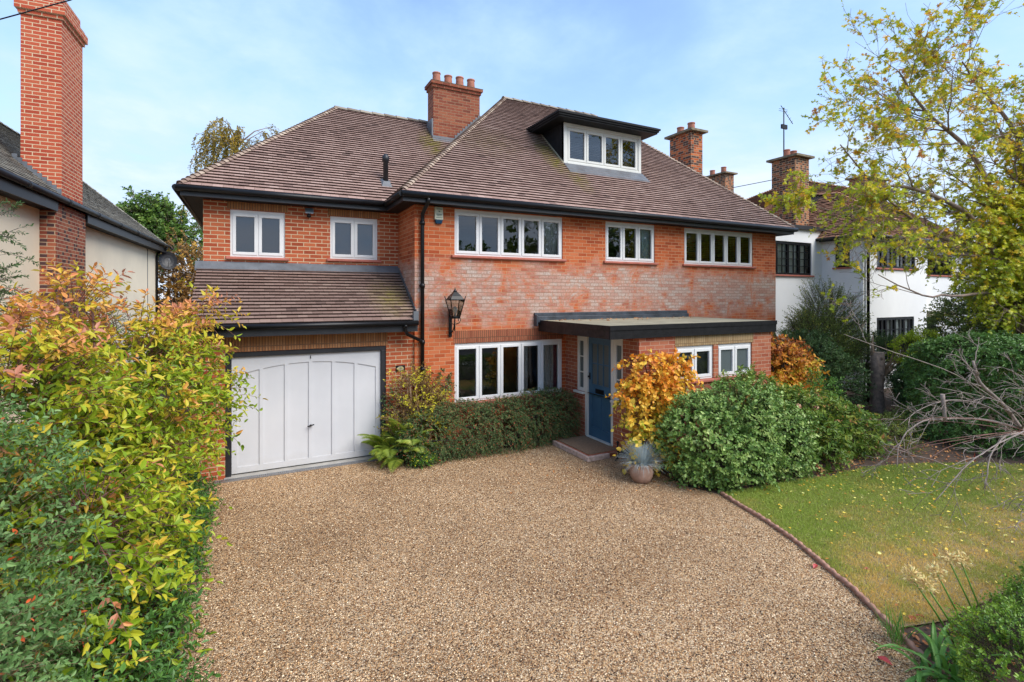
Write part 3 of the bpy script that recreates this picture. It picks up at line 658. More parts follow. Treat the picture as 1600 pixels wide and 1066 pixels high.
m = MB(); m.box(2.49, 9.2, 4.755, 13.62, 9.56, 4.77); m.box(2.49, 9.56, 4.755, 2.83, 10.8, 4.77); m.box(-1.07, 10.45, 4.755, 2.49, 10.8, 4.77); m.box(-1.07, 10.8, 4.755, -.74, 16.5, 4.77); m.box(13.28, 9.56, 4.755, 13.62, 17.4, 4.77)
m.box(-.85, 9.29, 2.36, X0-.01, 9.6, 2.375)
m.build('soffit', 'black_matt', H)
m = MB()
downpipe(m, [(2.93, 9.12, 4.83), (2.93, 9.14, 4.76), (2.91, 9.43, 4.58), (2.91, 9.44, 4.45), (2.91, 9.44, 0.02)])
for z in (4.4, 3.2, 2.12, 1.6): m.tube([(2.91, 9.44, z-.04), (2.91, 9.44, z+.04)], .047, 10); m.box(2.86, 9.46, z-.015, 2.96, 9.498, z+.015)
downpipe(m, [(2.52, 9.22, 2.48), (2.52, 9.22, 2.38), (2.56, 9.27, 2.3), (2.88, 9.42, 2.15), (2.91, 9.44, 2.05)], .033); m.tube([(2.52, 9.22, 2.42), (2.52, 9.22, 2.48)], .045, 10)
m.build('downpipe', 'black', H)
# chimneys
c0 = chimney(H, 4.23, 12.78, 5.55, 13.24, 6.3, 8.5, 'brick_chimney', 4)
m = MB(); m.box(4.2, 12.74, 7.09, 4.9, 12.785, 7.2); m.box(4.19, 12.78, 7.1, 4.228, 13.2, 7.65)
for k in range(10):
    x = 4.82+k*.075; z = EZ+.93*(x-2.445); m.box(x, 12.765, z-.05, x+.078, 12.778, z+.16)
m.hexa([(4.78, 12.68, 7.05), (5.6, 12.68, 7.81), (5.6, 12.777, 7.87), (4.78, 12.777, 7.1), (4.78, 12.68, 7.08), (5.6, 12.68, 7.84), (5.6, 12.777, 7.9), (4.78, 12.777, 7.14)])
m.hexa([(4.19, 12.66, 7.02), (4.86, 12.66, 7.02), (4.86, 12.745, 7.1), (4.19, 12.745, 7.1), (4.19, 12.66, 7.06), (4.86, 12.66, 7.06), (4.86, 12.745, 7.14), (4.19, 12.745, 7.14)])
m.build('flashing', 'lead', c0)
c1 = chimney(H, 12.9, 12.24, 13.42, 13.2, 4.5, 8.45, 'brick_stack', 2, slab=True, axis=1, pr_=.13, ph=.3)
# vent pipe
m = MB(); m.lathe([(.055, 0), (.055, .5), (.075, .51), (.075, .6), (.05, .64), (.03, .66)], (2.557, 10.93, 5.38), 14); v_ = m.build('vent_pipe', 'black_grey', roof)
m = MB(); m.hexa([(2.45, 10.8, 5.32), (2.67, 10.8, 5.32), (2.67, 11.02, 5.52), (2.45, 11.02, 5.52), (2.5, 10.87, 5.45), (2.62, 10.87, 5.45), (2.62, 10.99, 5.52), (2.5, 10.99, 5.52)]); m.build('flashing', 'lead', roof)
# dormer
DX0, DX1, DY = 6.87, 9.33, 10.6
FDm = FR((0, DY, 0), (1, 0, 0), (0, -1, 0))
zr = lambda y: EZ+K_*(y-9.17)
m = MB(); m.box(6.53, 10.27, 7.3, 9.6, 12.0, 7.36)
m.box(6.5, 10.24, 7.34, 9.63, 12.0, 7.385); m.box(6.47, 10.21, 7.385, 9.66, 12.0, 7.43)
m.hexa([(6.47, 10.21, 7.43), (9.66, 10.21, 7.43), (9.66, 12, 7.43), (6.47, 12, 7.43), (6.56, 10.3, 7.475), (9.57, 10.3, 7.475), (9.57, 12, 7.475), (6.56, 12, 7.475)])
dm = m.build('dormer', 'black_matt', H)
for x0, x1 in ((DX0, DX0+.03), (DX1-.03, DX1)):
    m = MB(); m.prism([(x0, DY+.02, zr(DY)+.0), (x0, DY+.02, 7.3), (x0, 11.72, 7.3)], (x1-x0, 0, 0)); m.build('cheek', 'black_matt', dm)
m = MB(); FDm.box(m, DX0, DX0+.09, -.1, .0, 6.27, 7.3); FDm.box(m, DX1-.09, DX1, -.1, .0, 6.27, 7.3); FDm.box(m, DX0+.09, DX1-.09, -.1, .0, 7.22, 7.3); FDm.box(m, DX0+.09, DX1-.09, -.1, 0.012, 6.27, 6.34); m.build('surround', 'upvc_cream', dm, bevel=.004)
dw = window(H, FDm, DX0+.09, DX1-.09, 6.342, 7.218, n=4, mat='upvc_cream', sash='upvc_cream', sill=None, set_=-.025, top=0, blind=None, label='four light dormer window in the main roof')
m = MB(); m.box(DX0+.05, DY+1.0, 6.0, DX1-.05, DY+1.05, 7.3); m.build('back_wall', 'room', dm)
m = MB(); m.hexa([(DX0-.02, DY-.3, zr(DY-.3)+.02), (DX1+.04, DY-.3, zr(DY-.3)+.02), (DX1+.02, DY+.02, zr(DY)+.03), (DX0-.01, DY+.02, zr(DY)+.03), (DX0-.02, DY-.3, zr(DY-.3)+.045), (DX1+.04, DY-.3, zr(DY-.3)+.045), (DX1+.02, DY-.015, zr(DY)+.035), (DX0-.01, DY-.015, zr(DY)+.035)])
m.build('flashing', 'lead', dm)
m = MB(); m.hexa([(DX0-.035, DY, zr(DY)+.02), (DX0-.003, DY, zr(DY)+.02), (DX0-.003, 11.7, 7.29), (DX0-.035, 11.7, 7.29), (DX0-.035, DY, zr(DY)+.05), (DX0-.003, DY, zr(DY)+.06), (DX0-.003, 11.7, 7.33), (DX0-.035, 11.7, 7.32)]); m.build('side_flashing', 'felt', dm)

# things fixed to the walls
L_ = thing('wall_lantern', 'black Victorian style lantern on a scrolled bracket beside the tall window', 'lantern', (3.49, 9.48, 2.2))
m = MB(); m.box(3.46, 9.47, 2.2, 3.52, 9.498, 2.75); m.tube([(3.49, 9.48, 2.62), (3.49, 9.36, 2.58), (3.49, 9.22, 2.57)], .012, 6)
for sgn in (-1, 1):
    pts = [(3.49+sgn*(.02+.1*math.sin(t_)), 9.24, 2.46+.09*(1-math.cos(t_))*.9) for t_ in [i*PI/7*1.6 for i in range(8)]]; m.tube(pts, .009, 5)
pts = [(3.49, 9.47-.22*math.sin(i*PI/14), 2.28+.25*(1-math.cos(i*PI/14))) for i in range(8)]; m.tube(pts, .012, 6)
m.tube([(3.49, 9.24, 2.33), (3.49, 9.24, 2.56)], .012, 6)
m.build('bracket', 'black', L_)
m = MB(); cx_, cy_ = 3.49, 9.22; zb, zt = 2.6, 2.93; hb, ht = .07, .14
cor = [(-1, -1), (1, -1), (1, 1), (-1, 1)]
for (sx, sy) in cor: m.tube([(cx_+sx*hb, cy_+sy*hb, zb), (cx_+sx*ht, cy_+sy*ht, zt), (cx_+sx*(ht+.015), cy_+sy*(ht+.015), zt+.07)], .01, 5)
for z, q in ((zb, hb), (zt, ht)):
    for k in range(4): a, b = cor[k], cor[(k+1) % 4]; m.tube([(cx_+a[0]*q, cy_+a[1]*q, z), (cx_+b[0]*q, cy_+b[1]*q, z)], .011, 5)
m.hexa([(cx_-ht, cy_-ht, zt), (cx_+ht, cy_-ht, zt), (cx_+ht, cy_+ht, zt), (cx_-ht, cy_+ht, zt), (cx_-.1, cy_-.1, zt+.07), (cx_+.1, cy_-.1, zt+.07), (cx_+.1, cy_+.1, zt+.07), (cx_-.1, cy_+.1, zt+.07)])
m.hexa([(cx_-.1, cy_-.1, zt+.07), (cx_+.1, cy_-.1, zt+.07), (cx_+.1, cy_+.1, zt+.07), (cx_-.1, cy_+.1, zt+.07), (cx_-.035, cy_-.035, zt+.15), (cx_+.035, cy_-.035, zt+.15), (cx_+.035, cy_+.035, zt+.15), (cx_-.035, cy_+.035, zt+.15)])
m.lathe([(.03, 0), (.045, .02), (.02, .05), (.012, .07), (.003, .1)], (cx_, cy_, zt+.14), 10); m.box(cx_-hb, cy_-hb, zb-.03, cx_+hb, cy_+hb, zb)
m.build('lamp_head', 'black', L_)
m = MB()
for k in range(4): a, b = cor[k], cor[(k+1) % 4]; m.face([(cx_+a[0]*hb, cy_+a[1]*hb, zb), (cx_+b[0]*hb, cy_+b[1]*hb, zb), (cx_+b[0]*ht, cy_+b[1]*ht, zt), (cx_+a[0]*ht, cy_+a[1]*ht, zt)])
m.build('glass', 'glass_lamp', L_)
m = MB(); m.lathe([(.02, 0), (.02, .06), (.045, .12), (.045, .16), (.02, .2), (.002, .205)], (cx_, cy_, zb), 12); m.build('bulb', 'bulb', L_)

def text3(body, fr, a, n, z, size, mat, parent, name='lettering'):
    cu = bpy.data.curves.new('txt', 'FONT'); cu.body = body; cu.size = size; cu.align_x = 'CENTER'; cu.align_y = 'CENTER'; cu.extrude = .001
    o = bpy.data.objects.new('txt', cu); C.objects.link(o); bpy.context.view_layer.update()
    me = bpy.data.meshes.new_from_object(o.evaluated_get(bpy.context.evaluated_depsgraph_get())); bpy.data.objects.remove(o)
    Z = Vector((0, 0, 1)); L = LOC[parent.name]
    for v in me.vertices: v.co = fr.p(a, n, z)+fr.A*v.co.x+Z*v.co.y+fr.N*v.co.z-L
    me.materials.clear(); me.materials.append(M[mat]); q = bpy.data.objects.new(name, me); link(q, parent); LOC[q.name] = L; return q

L_ = thing('alarm_box', 'cream burglar alarm box with dark blue base high on the brick wall', 'alarm', (3.245, 9.5, 4.41))
m = MB(); m.hexa([(3.16, 9.44, 4.49), (3.33, 9.44, 4.49), (3.335, 9.498, 4.49), (3.155, 9.498, 4.49), (3.165, 9.45, 4.735), (3.325, 9.45, 4.735), (3.33, 9.498, 4.735), (3.16, 9.498, 4.735)]); m.build('casing', 'alarm', L_, bevel=.008)
m = MB(); m.hexa([(3.19, 9.45, 4.41), (3.3, 9.45, 4.41), (3.31, 9.498, 4.41), (3.18, 9.498, 4.41), (3.165, 9.438, 4.489), (3.325, 9.438, 4.489), (3.33, 9.498, 4.489), (3.16, 9.498, 4.489)]); m.build('strobe', 'alarm_blue', L_, bevel=.008)
m = MB()
for (a, b, z, hh_) in ((3.19, 3.31, 4.69, .012), (3.235, 3.262, 4.645, .022), (3.19, 3.30, 4.59, .012), (3.2, 3.3, 4.565, .008), (3.185, 3.31, 4.525, .012)): m.box(a, 9.436, z-hh_/2, b, 9.445, z+hh_/2)
m.build('print', 'print', L_)
L_ = thing('security_light', 'small grey security light under the eaves between the two garage windows', 'light', (1.0, 10.74, 4.54))
m = MB(); m.hexa([(.93, 10.6, 4.61), (1.08, 10.6, 4.61), (1.08, 10.73, 4.63), (.93, 10.73, 4.63), (.93, 10.64, 4.72), (1.08, 10.64, 4.72), (1.08, 10.735, 4.72), (.93, 10.735, 4.72)]); m.build('housing', 'steel', L_, bevel=.006)
m = MB(); m.lathe([(.02, 0), (.04, .02), (.035, .06), (.02, .08)], (1.0, 10.67, 4.535), 12); m.build('sensor', 'black', L_)
m = MB(); m.face([(.94, 10.598, 4.62), (1.07, 10.598, 4.62), (1.07, 10.634, 4.71), (.94, 10.634, 4.71)]); m.build('lens', 'glass_plain', L_)
L_ = thing('house_number', 'black plaque with an oval brass house number beside the garage door', 'plaque', (2.51, 9.56, 1.57))
m = MB(); m.box(2.425, 9.543, 1.575, 2.6, 9.559, 1.69); m.build('plate', 'black', L_, bevel=.003)
m = MB(); 
pts = [(2.512+.062*math.cos(i*PI/12), 9.541, 1.632+.04*math.sin(i*PI/12)) for i in range(24)]; m.prism(pts, (0, .004, 0)); m.build('oval', 'brass', L_)
text3('129', FR((0, 9.56, 0), (1, 0, 0), (0, -1, 0)), 2.512, .021, 1.632, .05, 'black', L_)

# boot scraper by the step
m = MB(); 
for x, y in ((6.0, 7.45), (6.12, 7.18)): m.tube([(x, y, 0), (x, y, .3)], .014, 6); m.lathe([(.02, 0), (.03, .02), (.005, .05)], (x, y, .29), 8)
m.prism([(6.0, 7.45, .06), (6.12, 7.18, .06), (6.12, 7.18, .2), (6.06, 7.31, .235), (6.0, 7.45, .22)], (.02, .01, 0)); m.tube([(5.9, 7.4, 0), (6.02, 7.3, .2)], .012, 6)
tag(m.build('boot_scraper', 'black'), 'black iron boot scraper standing beside the front doorstep', 'boot scraper')
# drain channel before the garage
m = MB(); m.box(-.55, 9.39, 0, 2.2, 9.41, .016); m.box(-.55, 9.48, 0, 2.2, 9.5, .016)
for k in range(95): m.box(-.54+k*.029, 9.41, 0.002, -.525+k*.029, 9.48, .013)
tag(m.build('drain_channel', 'steel'), 'long metal drain grating along the foot of the garage door', 'drain')
m = MB(); m.box(-.4, 9.5, 0, 2.26, 9.72, .022); tag(m.build('garage_threshold', 'concrete'), kind='structure')

# ================================================================== LEFT NEIGHBOUR
NL = thing('cream_house', 'cream rendered house with grey tiled roof and tall red brick chimney, left of the hedge', 'house', (-3.5, 12, 0))
A_ = Vector((.56, 12.84, 0)).normalized(); N_ = Vector((A_.y, -A_.x, 0))
FL = FR((-3.48, 10.66, 0), A_, N_)
aE, aN = 12.87, -7.0
m = MB(); FL.wall(m, aN, aE-.3, 0, 4.8, n=-.28); m.face([FL.p(aE-.3, -.28, 0), FL.p(aE-.3, -6.2, 0), FL.p(aE-.3, -6.2, 4.8), FL.p(aE-.3, -.28, 4.8)])
m.face([FL.p(aN, -.28, 0), FL.p(aN, -6.2, 0), FL.p(aN, -6.2, 4.8), FL.p(aN, -3.2, 7.7), FL.p(aN, -.28, 4.8)]); m.face([FL.p(aN, -6.2, 0), FL.p(aE-.3, -6.2, 0), FL.p(aE-.3, -6.2, 4.8), FL.p(aN, -6.2, 4.8)])
m.build('wall', 'render_cream', NL)
RD = MB(); T = MB(); rz = 4.95+.925*3.0
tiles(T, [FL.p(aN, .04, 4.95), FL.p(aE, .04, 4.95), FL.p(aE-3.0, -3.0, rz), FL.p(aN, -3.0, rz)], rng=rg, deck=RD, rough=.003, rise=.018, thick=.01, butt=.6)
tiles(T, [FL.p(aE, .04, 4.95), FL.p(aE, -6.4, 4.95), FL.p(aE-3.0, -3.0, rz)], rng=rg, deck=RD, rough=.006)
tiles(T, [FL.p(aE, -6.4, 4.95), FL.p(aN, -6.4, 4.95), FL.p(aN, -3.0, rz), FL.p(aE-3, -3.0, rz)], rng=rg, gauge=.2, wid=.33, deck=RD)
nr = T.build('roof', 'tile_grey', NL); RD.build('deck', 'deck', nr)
m = MB(); bonnet(m, FL.p(aE-.02, .02, 4.96), FL.p(aE-3, -3, rz), N_+A_*.4+Vector((0, 0, 1)), rad=.08, lift=.03); bonnet(m, FL.p(aN, -3, rz), FL.p(aE-3, -3, rz), (0, 0, 1), step=.31, rad=.12, lift=.03); m.build('hip_tiles', 'tile_grey', nr)
m = MB(); gutter(m, FL.p(aN, .08, 4.9), FL.p(aE+.06, .08, 4.9), .058)
for k in range(12): a = aN+.4+k*1.83; m.tube([FL.p(a-.05, .08, 4.9), FL.p(a+.05, .08, 4.9)], .068, 10)
m.build('gutter', 'black_grey', NL)
m = MB(); FL.box(m, aN, 2.27, -.02, .01, 4.66, 4.86); FL.box(m, 3.97, aE, -.02, .01, 4.66, 4.86); FL.box(m, aE-.03, aE, -6.3, -.02, 4.66, 4.86); m.build('fascia', 'black_grey', NL)
m = MB(); FL.box(m, aN, 2.27, -.3, -.02, 4.68, 4.7); FL.box(m, 3.97, aE-.03, -.3, -.02, 4.68, 4.7); FL.box(m, aE-.31, aE-.03, -6.3, -.3, 4.68, 4.7); m.build('soffit', 'black_matt', NL)
m = MB(); m.tube([FL.p(aE-.38, .08, 4.86), FL.p(aE-.38, .05, 4.76), FL.p(aE-.42, -.2, 4.62), FL.p(aE-.42, -.23, 4.5), FL.p(aE-.42, -.23, 0)], .04, 8); m.build('downpipe', 'black', NL)
m = MB(); FL.box(m, aE-1.7, aE-1.68, -.28, -.262, 0, 4.66); m.build('expansion_strip', 'lead', NL)
m = MB(); FL.box(m, 2.57, 3.77, -.66, -.03, 5.0, 8.55)
for k, (o_, z0) in enumerate(((.035, 8.55), (.075, 8.63), (.075, 8.71), (.03, 8.79))): FL.box(m, 2.57-o_, 3.77+o_, -.66-o_, -.03+o_, z0, z0+.08)
FL.box(m, 2.6, 3.74, -.63, -.06, 8.87, 9.1)
ch = m.build('chimney', 'brick_left', NL)
m = MB(); FL.box(m, 2.28, 3.96, -.3, -.03, 0, 4.845); m.build('chimney_breast', 'brick_left_low', ch)
for a in (2.95, 3.4):
    m = MB(); q = FL.p(a, -.34, 9.1); m.lathe([(.13, 0), (.115, .3), (.13, .32), (.13, .38), (.1, .38)], q, 14); m.build('chimney_pot', 'terracotta', ch)
for a0_, a1_ in ((2.545, 2.568), (3.772, 3.79)):
    m = MB()
    for k in range(10): nn = -.03-k*.075; z = 4.98-nn*.925; FL.box(m, a0_, a1_, nn-.078, nn, z-.05, z+.15)
    m.build('flashing', 'lead', ch)
# satellite dish
L_ = thing('satellite_dish', 'dark satellite dish on the far corner of the cream house', 'satellite dish', tuple(FL.p(aE-.3, -.28, 4.1)))
q = FL.p(aE-.05, .05, 4.35); m = MB(); K = 16; dd = Vector((.25, -1, .25)).normalized(); e1 = dd.cross(Vector((0, 0, 1))).normalized(); e2 = e1.cross(dd)
rings = [[q+dd*(.09*(r_/.36)**2)+(e1*math.cos(2*PI*k/K)*r_*.85+e2*math.sin(2*PI*k/K)*r_) for k in range(K)] for r_ in (.001, .12, .24, .36)]
for i in range(3):
    for k in range(K): m.face([rings[i][k], rings[i][(k+1) % K], rings[i+1][(k+1) % K], rings[i+1][k]], 0, True); m.face([rings[i+1][k]-dd*.012, rings[i+1][(k+1) % K]-dd*.012, rings[i][(k+1) % K]-dd*.012, rings[i][k]-dd*.012], 0, True)
m.build('dish', 'black_grey', L_); m = MB(); m.tube([q, q-dd*.1, FL.p(aE-.3, -.26, 4.3)], .02, 6); m.tube([q-e2*.3, q+dd*.35], .012, 5); m.build('arm', 'steel', L_)
# overhead cable crossing top left
m = MB(); m.tube([(-9.5, 13.8, 7.35), (-6, 13.0, 7.55), (-3.96, 12.14, 7.9), (-2.85, 11.57, 8.24), (-1.6, 10.6, 8.85), (1, 8.6, 10.6)], .012, 5); tag(m.build('overhead_cable', 'black'), 'thin black cable crossing the sky in front of the tall chimney', 'cable')

# ================================================================== WHITE NEIGHBOUR
NW = thing('white_house', 'white rendered house with black framed windows and weathered red tiled roof, behind the maple', 'house', (18, 9.2, 0))
FE = FR((0, 10.5, 0), (1, 0, 0), (0, -1, 0)); FF = FR((0, 9.2, 0), (1, 0, 0), (0, -1, 0)); FS = FR((17.1, 10.5, 0), (0, -1, 0), (-1, 0, 0)); FQ = FR((0, 10.6, 0), (1, 0, 0), (0, -1, 0))
wE = (14.2, 16.54, 3.69, 4.76); wS = (.44, .9, 3.94, 4.79); wU = (17.86, 20.2, 3.92, 4.78); wG = (17.86, 20.12, 1.2, 2.31); wR = (24.2, 26.2, 3.86, 4.7)
m = MB(); FE.wall(m, 13.9, 17.1, 0, 5.25, [wE]); FS.wall(m, 0, 1.3, 0, 4.95, [wS]); FF.wall(m, 17.1, 20.95, 0, 4.95, [wU, wG])
FQ.wall(m, 20.95, 29, 0, 4.95, [wR, (23.6, 24.9, 0, 2.15)]); m.face([(20.95, 9.2, 0), (20.95, 10.6, 0), (20.95, 10.6, 4.95), (20.95, 9.2, 4.95)])
m.face([(13.9, 10.5, 0), (13.9, 19, 0), (13.9, 19, 5.25), (13.9, 10.5, 5.25)]); m.face([(29, 10.6, 0), (29, 19, 0), (29, 19, 4.95), (29, 10.6, 4.95)]); m.face([(13.9, 19, 0), (29, 19, 0), (29, 19, 4.95), (13.9, 19, 4.95)])
m.build('wall', 'render_white', NW)
m = MB(); m.box(13.85, 10.44, 5.2, 17.3, 12.2, 5.27); m.box(13.82, 10.40, 5.18, 17.25, 10.44, 5.3); m.build('flat_roof', 'black_grey', NW)
for k, (w, n_, lab) in enumerate(((wE, 4, 'black window of small panes in the flat roofed end'), (wU, 4, 'wide black upper window on the white front'), (wG, 4, 'wide black lower window behind the bushes'))):
    fr = (FE, FF, FF)[k]
    window(NW, fr, *w, n=n_, mat='black', sash='black', bars=(2, 4 if k == 0 else 3), sill='sill' if k < 2 else None, frame=.04, sw=.035, curtains=[(w[0]+(.1 if k == 0 else .9), w[1]-.15, 'net')] if k != 1 else [(w[1]-.95, w[1]-.1, 'net'), (w[0]+.1, w[0]+.3, 'net')], label=lab, glass='glass_plain')
window(NW, FS, *wS, n=1, mat='black', sash='black', bars=(2, 3), sill='sill', frame=.035, sw=.03, glass='glass_plain', curtains=[(.46, .6, 'net')], label='narrow black window on the side of the bay')
window(NW, FQ, *wR, n=3, mat='black', sash='black', bars=(2, 3), sill='sill', frame=.04, sw=.035, label='black window partly behind the tree')
m = MB(); m.box(13.95, 10.65, 2.5, 28.9, 10.66+4, 2.6); m.box(13.95, 13.5, 2.6, 28.9, 13.6, 4.9); m.box(17.2, 12, .02, 28.9, 12.1, 2.5); m.box(14, 10.7, 4.93, 28.9, 18.9, 4.94); m.box(17.15, 9.3, 4.93, 20.9, 10.7, 4.94); m.build('interior', 'room', NW)
m = MB(); FQ.box(m, 23.62, 24.88, -.12, -.06, 0.02, 2.14); m.build('front_door', 'black', NW, bevel=.01)
m = MB(); FQ.box(m, 23.4, 25.2, .0, .5, 2.2, 2.4); m.build('porch_hood', 'felt', NW)
# roofs of the white house
RD = MB(); T = MB(); wz = 4.97
rl, rr_ = (21.6, 14.3, 8.15), (26.5, 14.3, 8.15)
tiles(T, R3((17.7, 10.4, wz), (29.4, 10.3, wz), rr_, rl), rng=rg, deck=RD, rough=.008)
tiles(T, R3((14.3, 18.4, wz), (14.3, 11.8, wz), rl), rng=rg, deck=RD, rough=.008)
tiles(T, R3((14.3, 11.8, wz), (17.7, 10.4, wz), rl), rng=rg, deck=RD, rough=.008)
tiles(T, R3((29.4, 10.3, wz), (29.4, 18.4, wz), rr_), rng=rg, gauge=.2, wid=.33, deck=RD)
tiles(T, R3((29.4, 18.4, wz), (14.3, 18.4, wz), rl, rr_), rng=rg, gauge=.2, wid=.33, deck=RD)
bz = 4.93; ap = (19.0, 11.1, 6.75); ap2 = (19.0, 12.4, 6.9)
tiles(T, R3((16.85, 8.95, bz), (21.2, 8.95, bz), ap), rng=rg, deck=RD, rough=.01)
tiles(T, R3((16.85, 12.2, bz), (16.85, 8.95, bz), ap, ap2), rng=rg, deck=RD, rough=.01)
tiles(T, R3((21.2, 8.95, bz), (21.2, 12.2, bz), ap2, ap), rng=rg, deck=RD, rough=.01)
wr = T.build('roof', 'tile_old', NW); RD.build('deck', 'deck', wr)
m = MB(); bonnet(m, (16.87, 8.97, bz+.02), ap, (-.4, -.4, 1), rad=.1, lift=.06); bonnet(m, (21.18, 8.97, bz+.02), ap, (.4, -.4, 1), rad=.1, lift=.06)
bonnet(m, (14.35, 11.82, wz), rl, (-.4, -.4, 1), rad=.1); bonnet(m, (14.35, 18.38, wz), rl, (-.4, .4, 1), rad=.1); bonnet(m, rl, rr_, (0, 0, 1), step=.31, rad=.12); bonnet(m, ap, ap2, (0, 0, 1), step=.31, rad=.12)
m.build('hip_tiles', 'tile_old', wr)
m = MB(); gutter(m, (16.8, 8.9, 4.88), (21.2, 8.9, 4.88)); gutter(m, (16.8, 8.9, 4.88), (16.8, 10.5, 4.88)); gutter(m, (21.0, 10.28, 4.9), (29.4, 10.28, 4.9)); m.build('gutter', 'black', NW)
m = MB(); m.tube([(17.25, 8.92, 4.85), (17.25, 9.05, 4.6), (17.25, 9.13, 4.45), (17.25, 9.13, 0)], .045, 8); m.build('downpipe', 'black', NW)
m = MB(); m.box(16.88, 8.97, 4.8, 21.1, 9.0, 4.9); m.box(16.86, 8.97, 4.8, 16.88, 10.45, 4.9); m.box(17.1-.25, 9.0, 4.82, 21.1, 9.2, 4.83); m.build('fascia', 'black_matt', NW)
chimney(NW, 16.75, 11.2, 17.5, 12.1, 4.5, 7.85, 'brick_stack2', 2, slab=True, axis=0, pr_=.12, ph=.3)
chimney(NW, 26.3, 14.1, 28.2, 14.8, 7, 8.75, 'brick_stack2', 2, slab=True, axis=0, pr_=.12, ph=.3)
# chimney stack of a house further back
NB = thing('rear_house', 'tiled house further back, only its brick chimney stack showing above the roof slope', 'house', (22, 19, 0))
m = MB(); m.box(20.2, 17.3, 0, 27, 24, 5); m.build('wall', 'render_white', NB)
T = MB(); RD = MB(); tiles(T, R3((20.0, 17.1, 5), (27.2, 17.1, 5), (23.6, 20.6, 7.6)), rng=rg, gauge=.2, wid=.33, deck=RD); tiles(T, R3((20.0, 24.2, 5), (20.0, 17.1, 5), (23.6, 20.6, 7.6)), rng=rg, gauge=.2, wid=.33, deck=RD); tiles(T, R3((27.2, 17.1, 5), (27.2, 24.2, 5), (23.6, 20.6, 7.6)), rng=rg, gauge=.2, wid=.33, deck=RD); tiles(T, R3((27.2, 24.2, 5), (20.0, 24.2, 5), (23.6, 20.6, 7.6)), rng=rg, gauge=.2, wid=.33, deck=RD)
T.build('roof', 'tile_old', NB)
chimney(NB, 20.75, 17.5, 21.35, 18.9, 4.9, 9.05, 'brick_stack2', 2, slab=True, axis=1, pr_=.14, ph=.32)
# aerial
m = MB(); q = Vector((16.85, 11.7, 7.7)); m.tube([q, q+Vector((0, 0, 2.0))], .022, 6); t0 = q+Vector((0, 0, 1.95)); b0 = t0+Vector((.35, -.1, -.5)); m.tube([t0+Vector((-.12, .03, .12)), b0], .012, 5)
for k in range(5): c = t0.lerp(b0, k/4.6); m.tube([c+Vector((-.13, -.13, -.02)), c+Vector((.13, .13, .02))], .006, 4)
for z in (1.93, 1.86): m.tube([q+Vector((-.27, 0, z)), q+Vector((.2, 0, z+.02))], .007, 4)
m.box(q.x-.13, q.y-.03, q.z+1.25, q.x+.16, q.y+.03, q.z+1.4)
tag(m.build('tv_aerial', 'black'), 'television aerial on a tall pole on the white house chimney', 'aerial')
m = MB(); m.tube([(13.2, 13.3, 6.6), (14.5, 13, 6.7), (16.76, 12.0, 7.2)], .012, 5); tag(m.build('telephone_wire', 'black'), 'thin wire running level to the white house chimney', 'cable')

# ================================================================== FOLIAGE ENGINE
def unit(a): return a/np.maximum(np.linalg.norm(a, axis=-1, keepdims=True), 1e-9)
LEAF6 = (np.array([[0, 0, 0], [.28, .42, .10], [.66, .36, .08], [1, 0, -.08], [.66, -.36, .08], [.28, -.42, .10]]), [(0, 1, 2, 3), (0, 3, 4, 5)])
LEAF4 = (np.array([[0, 0, 0], [.45, .5, .1], [1, 0, 0], [.45, -.5, .1]]), [(0, 1, 2), (0, 2, 3)])
LEAFR = (np.array([[0, 0, 0], [.2, .42, .06], [.6, .46, .04], [1, .0, -.06], [.6, -.46, .04], [.2, -.42, .06]]), [(0, 1, 2, 3), (0, 3, 4, 5)])
PALM = (np.array([[0, 0, 0], [.15, .5, 0], [.35, .22, .03], [.7, .45, 0], [.62, .12, .03], [1, 0, -.05], [.62, -.12, .03], [.7, -.45, 0], [.35, -.22, .03], [.15, -.5, 0]]), [(0, 1, 2), (0, 2, 4, 6, 8), (2, 3, 4), (4, 5, 6), (6, 7, 8), (8, 9, 0)])
def np_mesh(name, V, polys, rnd, mat, parent, smooth=False, kind=None):
    """polys: list of (array FxK)"""
    me = bpy.data.meshes.new(name)
    L = np.array(LOC[parent.name]) if parent is not None else np.array([V[:, 0].mean(), V[:, 1].mean(), V[:, 2].min()])
    me.vertices.add(len(V)); me.vertices.foreach_set('co', (V-L).astype(np.float32).ravel())
    idx = np.concatenate([p.ravel() for p in polys]); tot = np.concatenate([np.full(len(p), p.shape[1]) for p in polys])
    st = np.concatenate([[0], np.cumsum(tot)[:-1]])
    me.loops.add(len(idx)); me.loops.foreach_set('vertex_index', idx.astype(np.int32))
    me.polygons.add(len(tot)); me.polygons.foreach_set('loop_start', st.astype(np.int32)); me.polygons.foreach_set('loop_total', tot.astype(np.int32))
    me.polygons.foreach_set('use_smooth', np.full(len(tot), smooth))
    at = me.attributes.new('rnd', 'FLOAT', 'FACE'); at.data.foreach_set('value', np.concatenate(rnd).astype(np.float32))
    me.update(calc_edges=True); me.materials.append(M[mat]); o = bpy.data.objects.new(name, me); link(o, parent)
    if parent is None: o.location = L
    LOC[o.name] = Vector(L)
    return o
def leafcloud(name, P, A, Nn, ln, wd, rnd, mat, parent, tpl=LEAF6):
    A = unit(A); Nn = unit(Nn-A*(Nn*A).sum(1, keepdims=True)); B = np.cross(A, Nn)
    tv, tf = tpl; n, k = len(P), len(tv)
    V = (P[:, None, :]+A[:, None, :]*(tv[None, :, 0, None]*ln[:, None, None])+B[:, None, :]*(tv[None, :, 1, None]*wd[:, None, None])+Nn[:, None, :]*(tv[None, :, 2, None]*ln[:, None, None])).reshape(-1, 3)
    base = (np.arange(n)*k)[:, None]
    polys = [base+np.array(f)[None, :] for f in tf]
    return np_mesh(name, V, polys, [rnd]*len(tf), mat, parent)
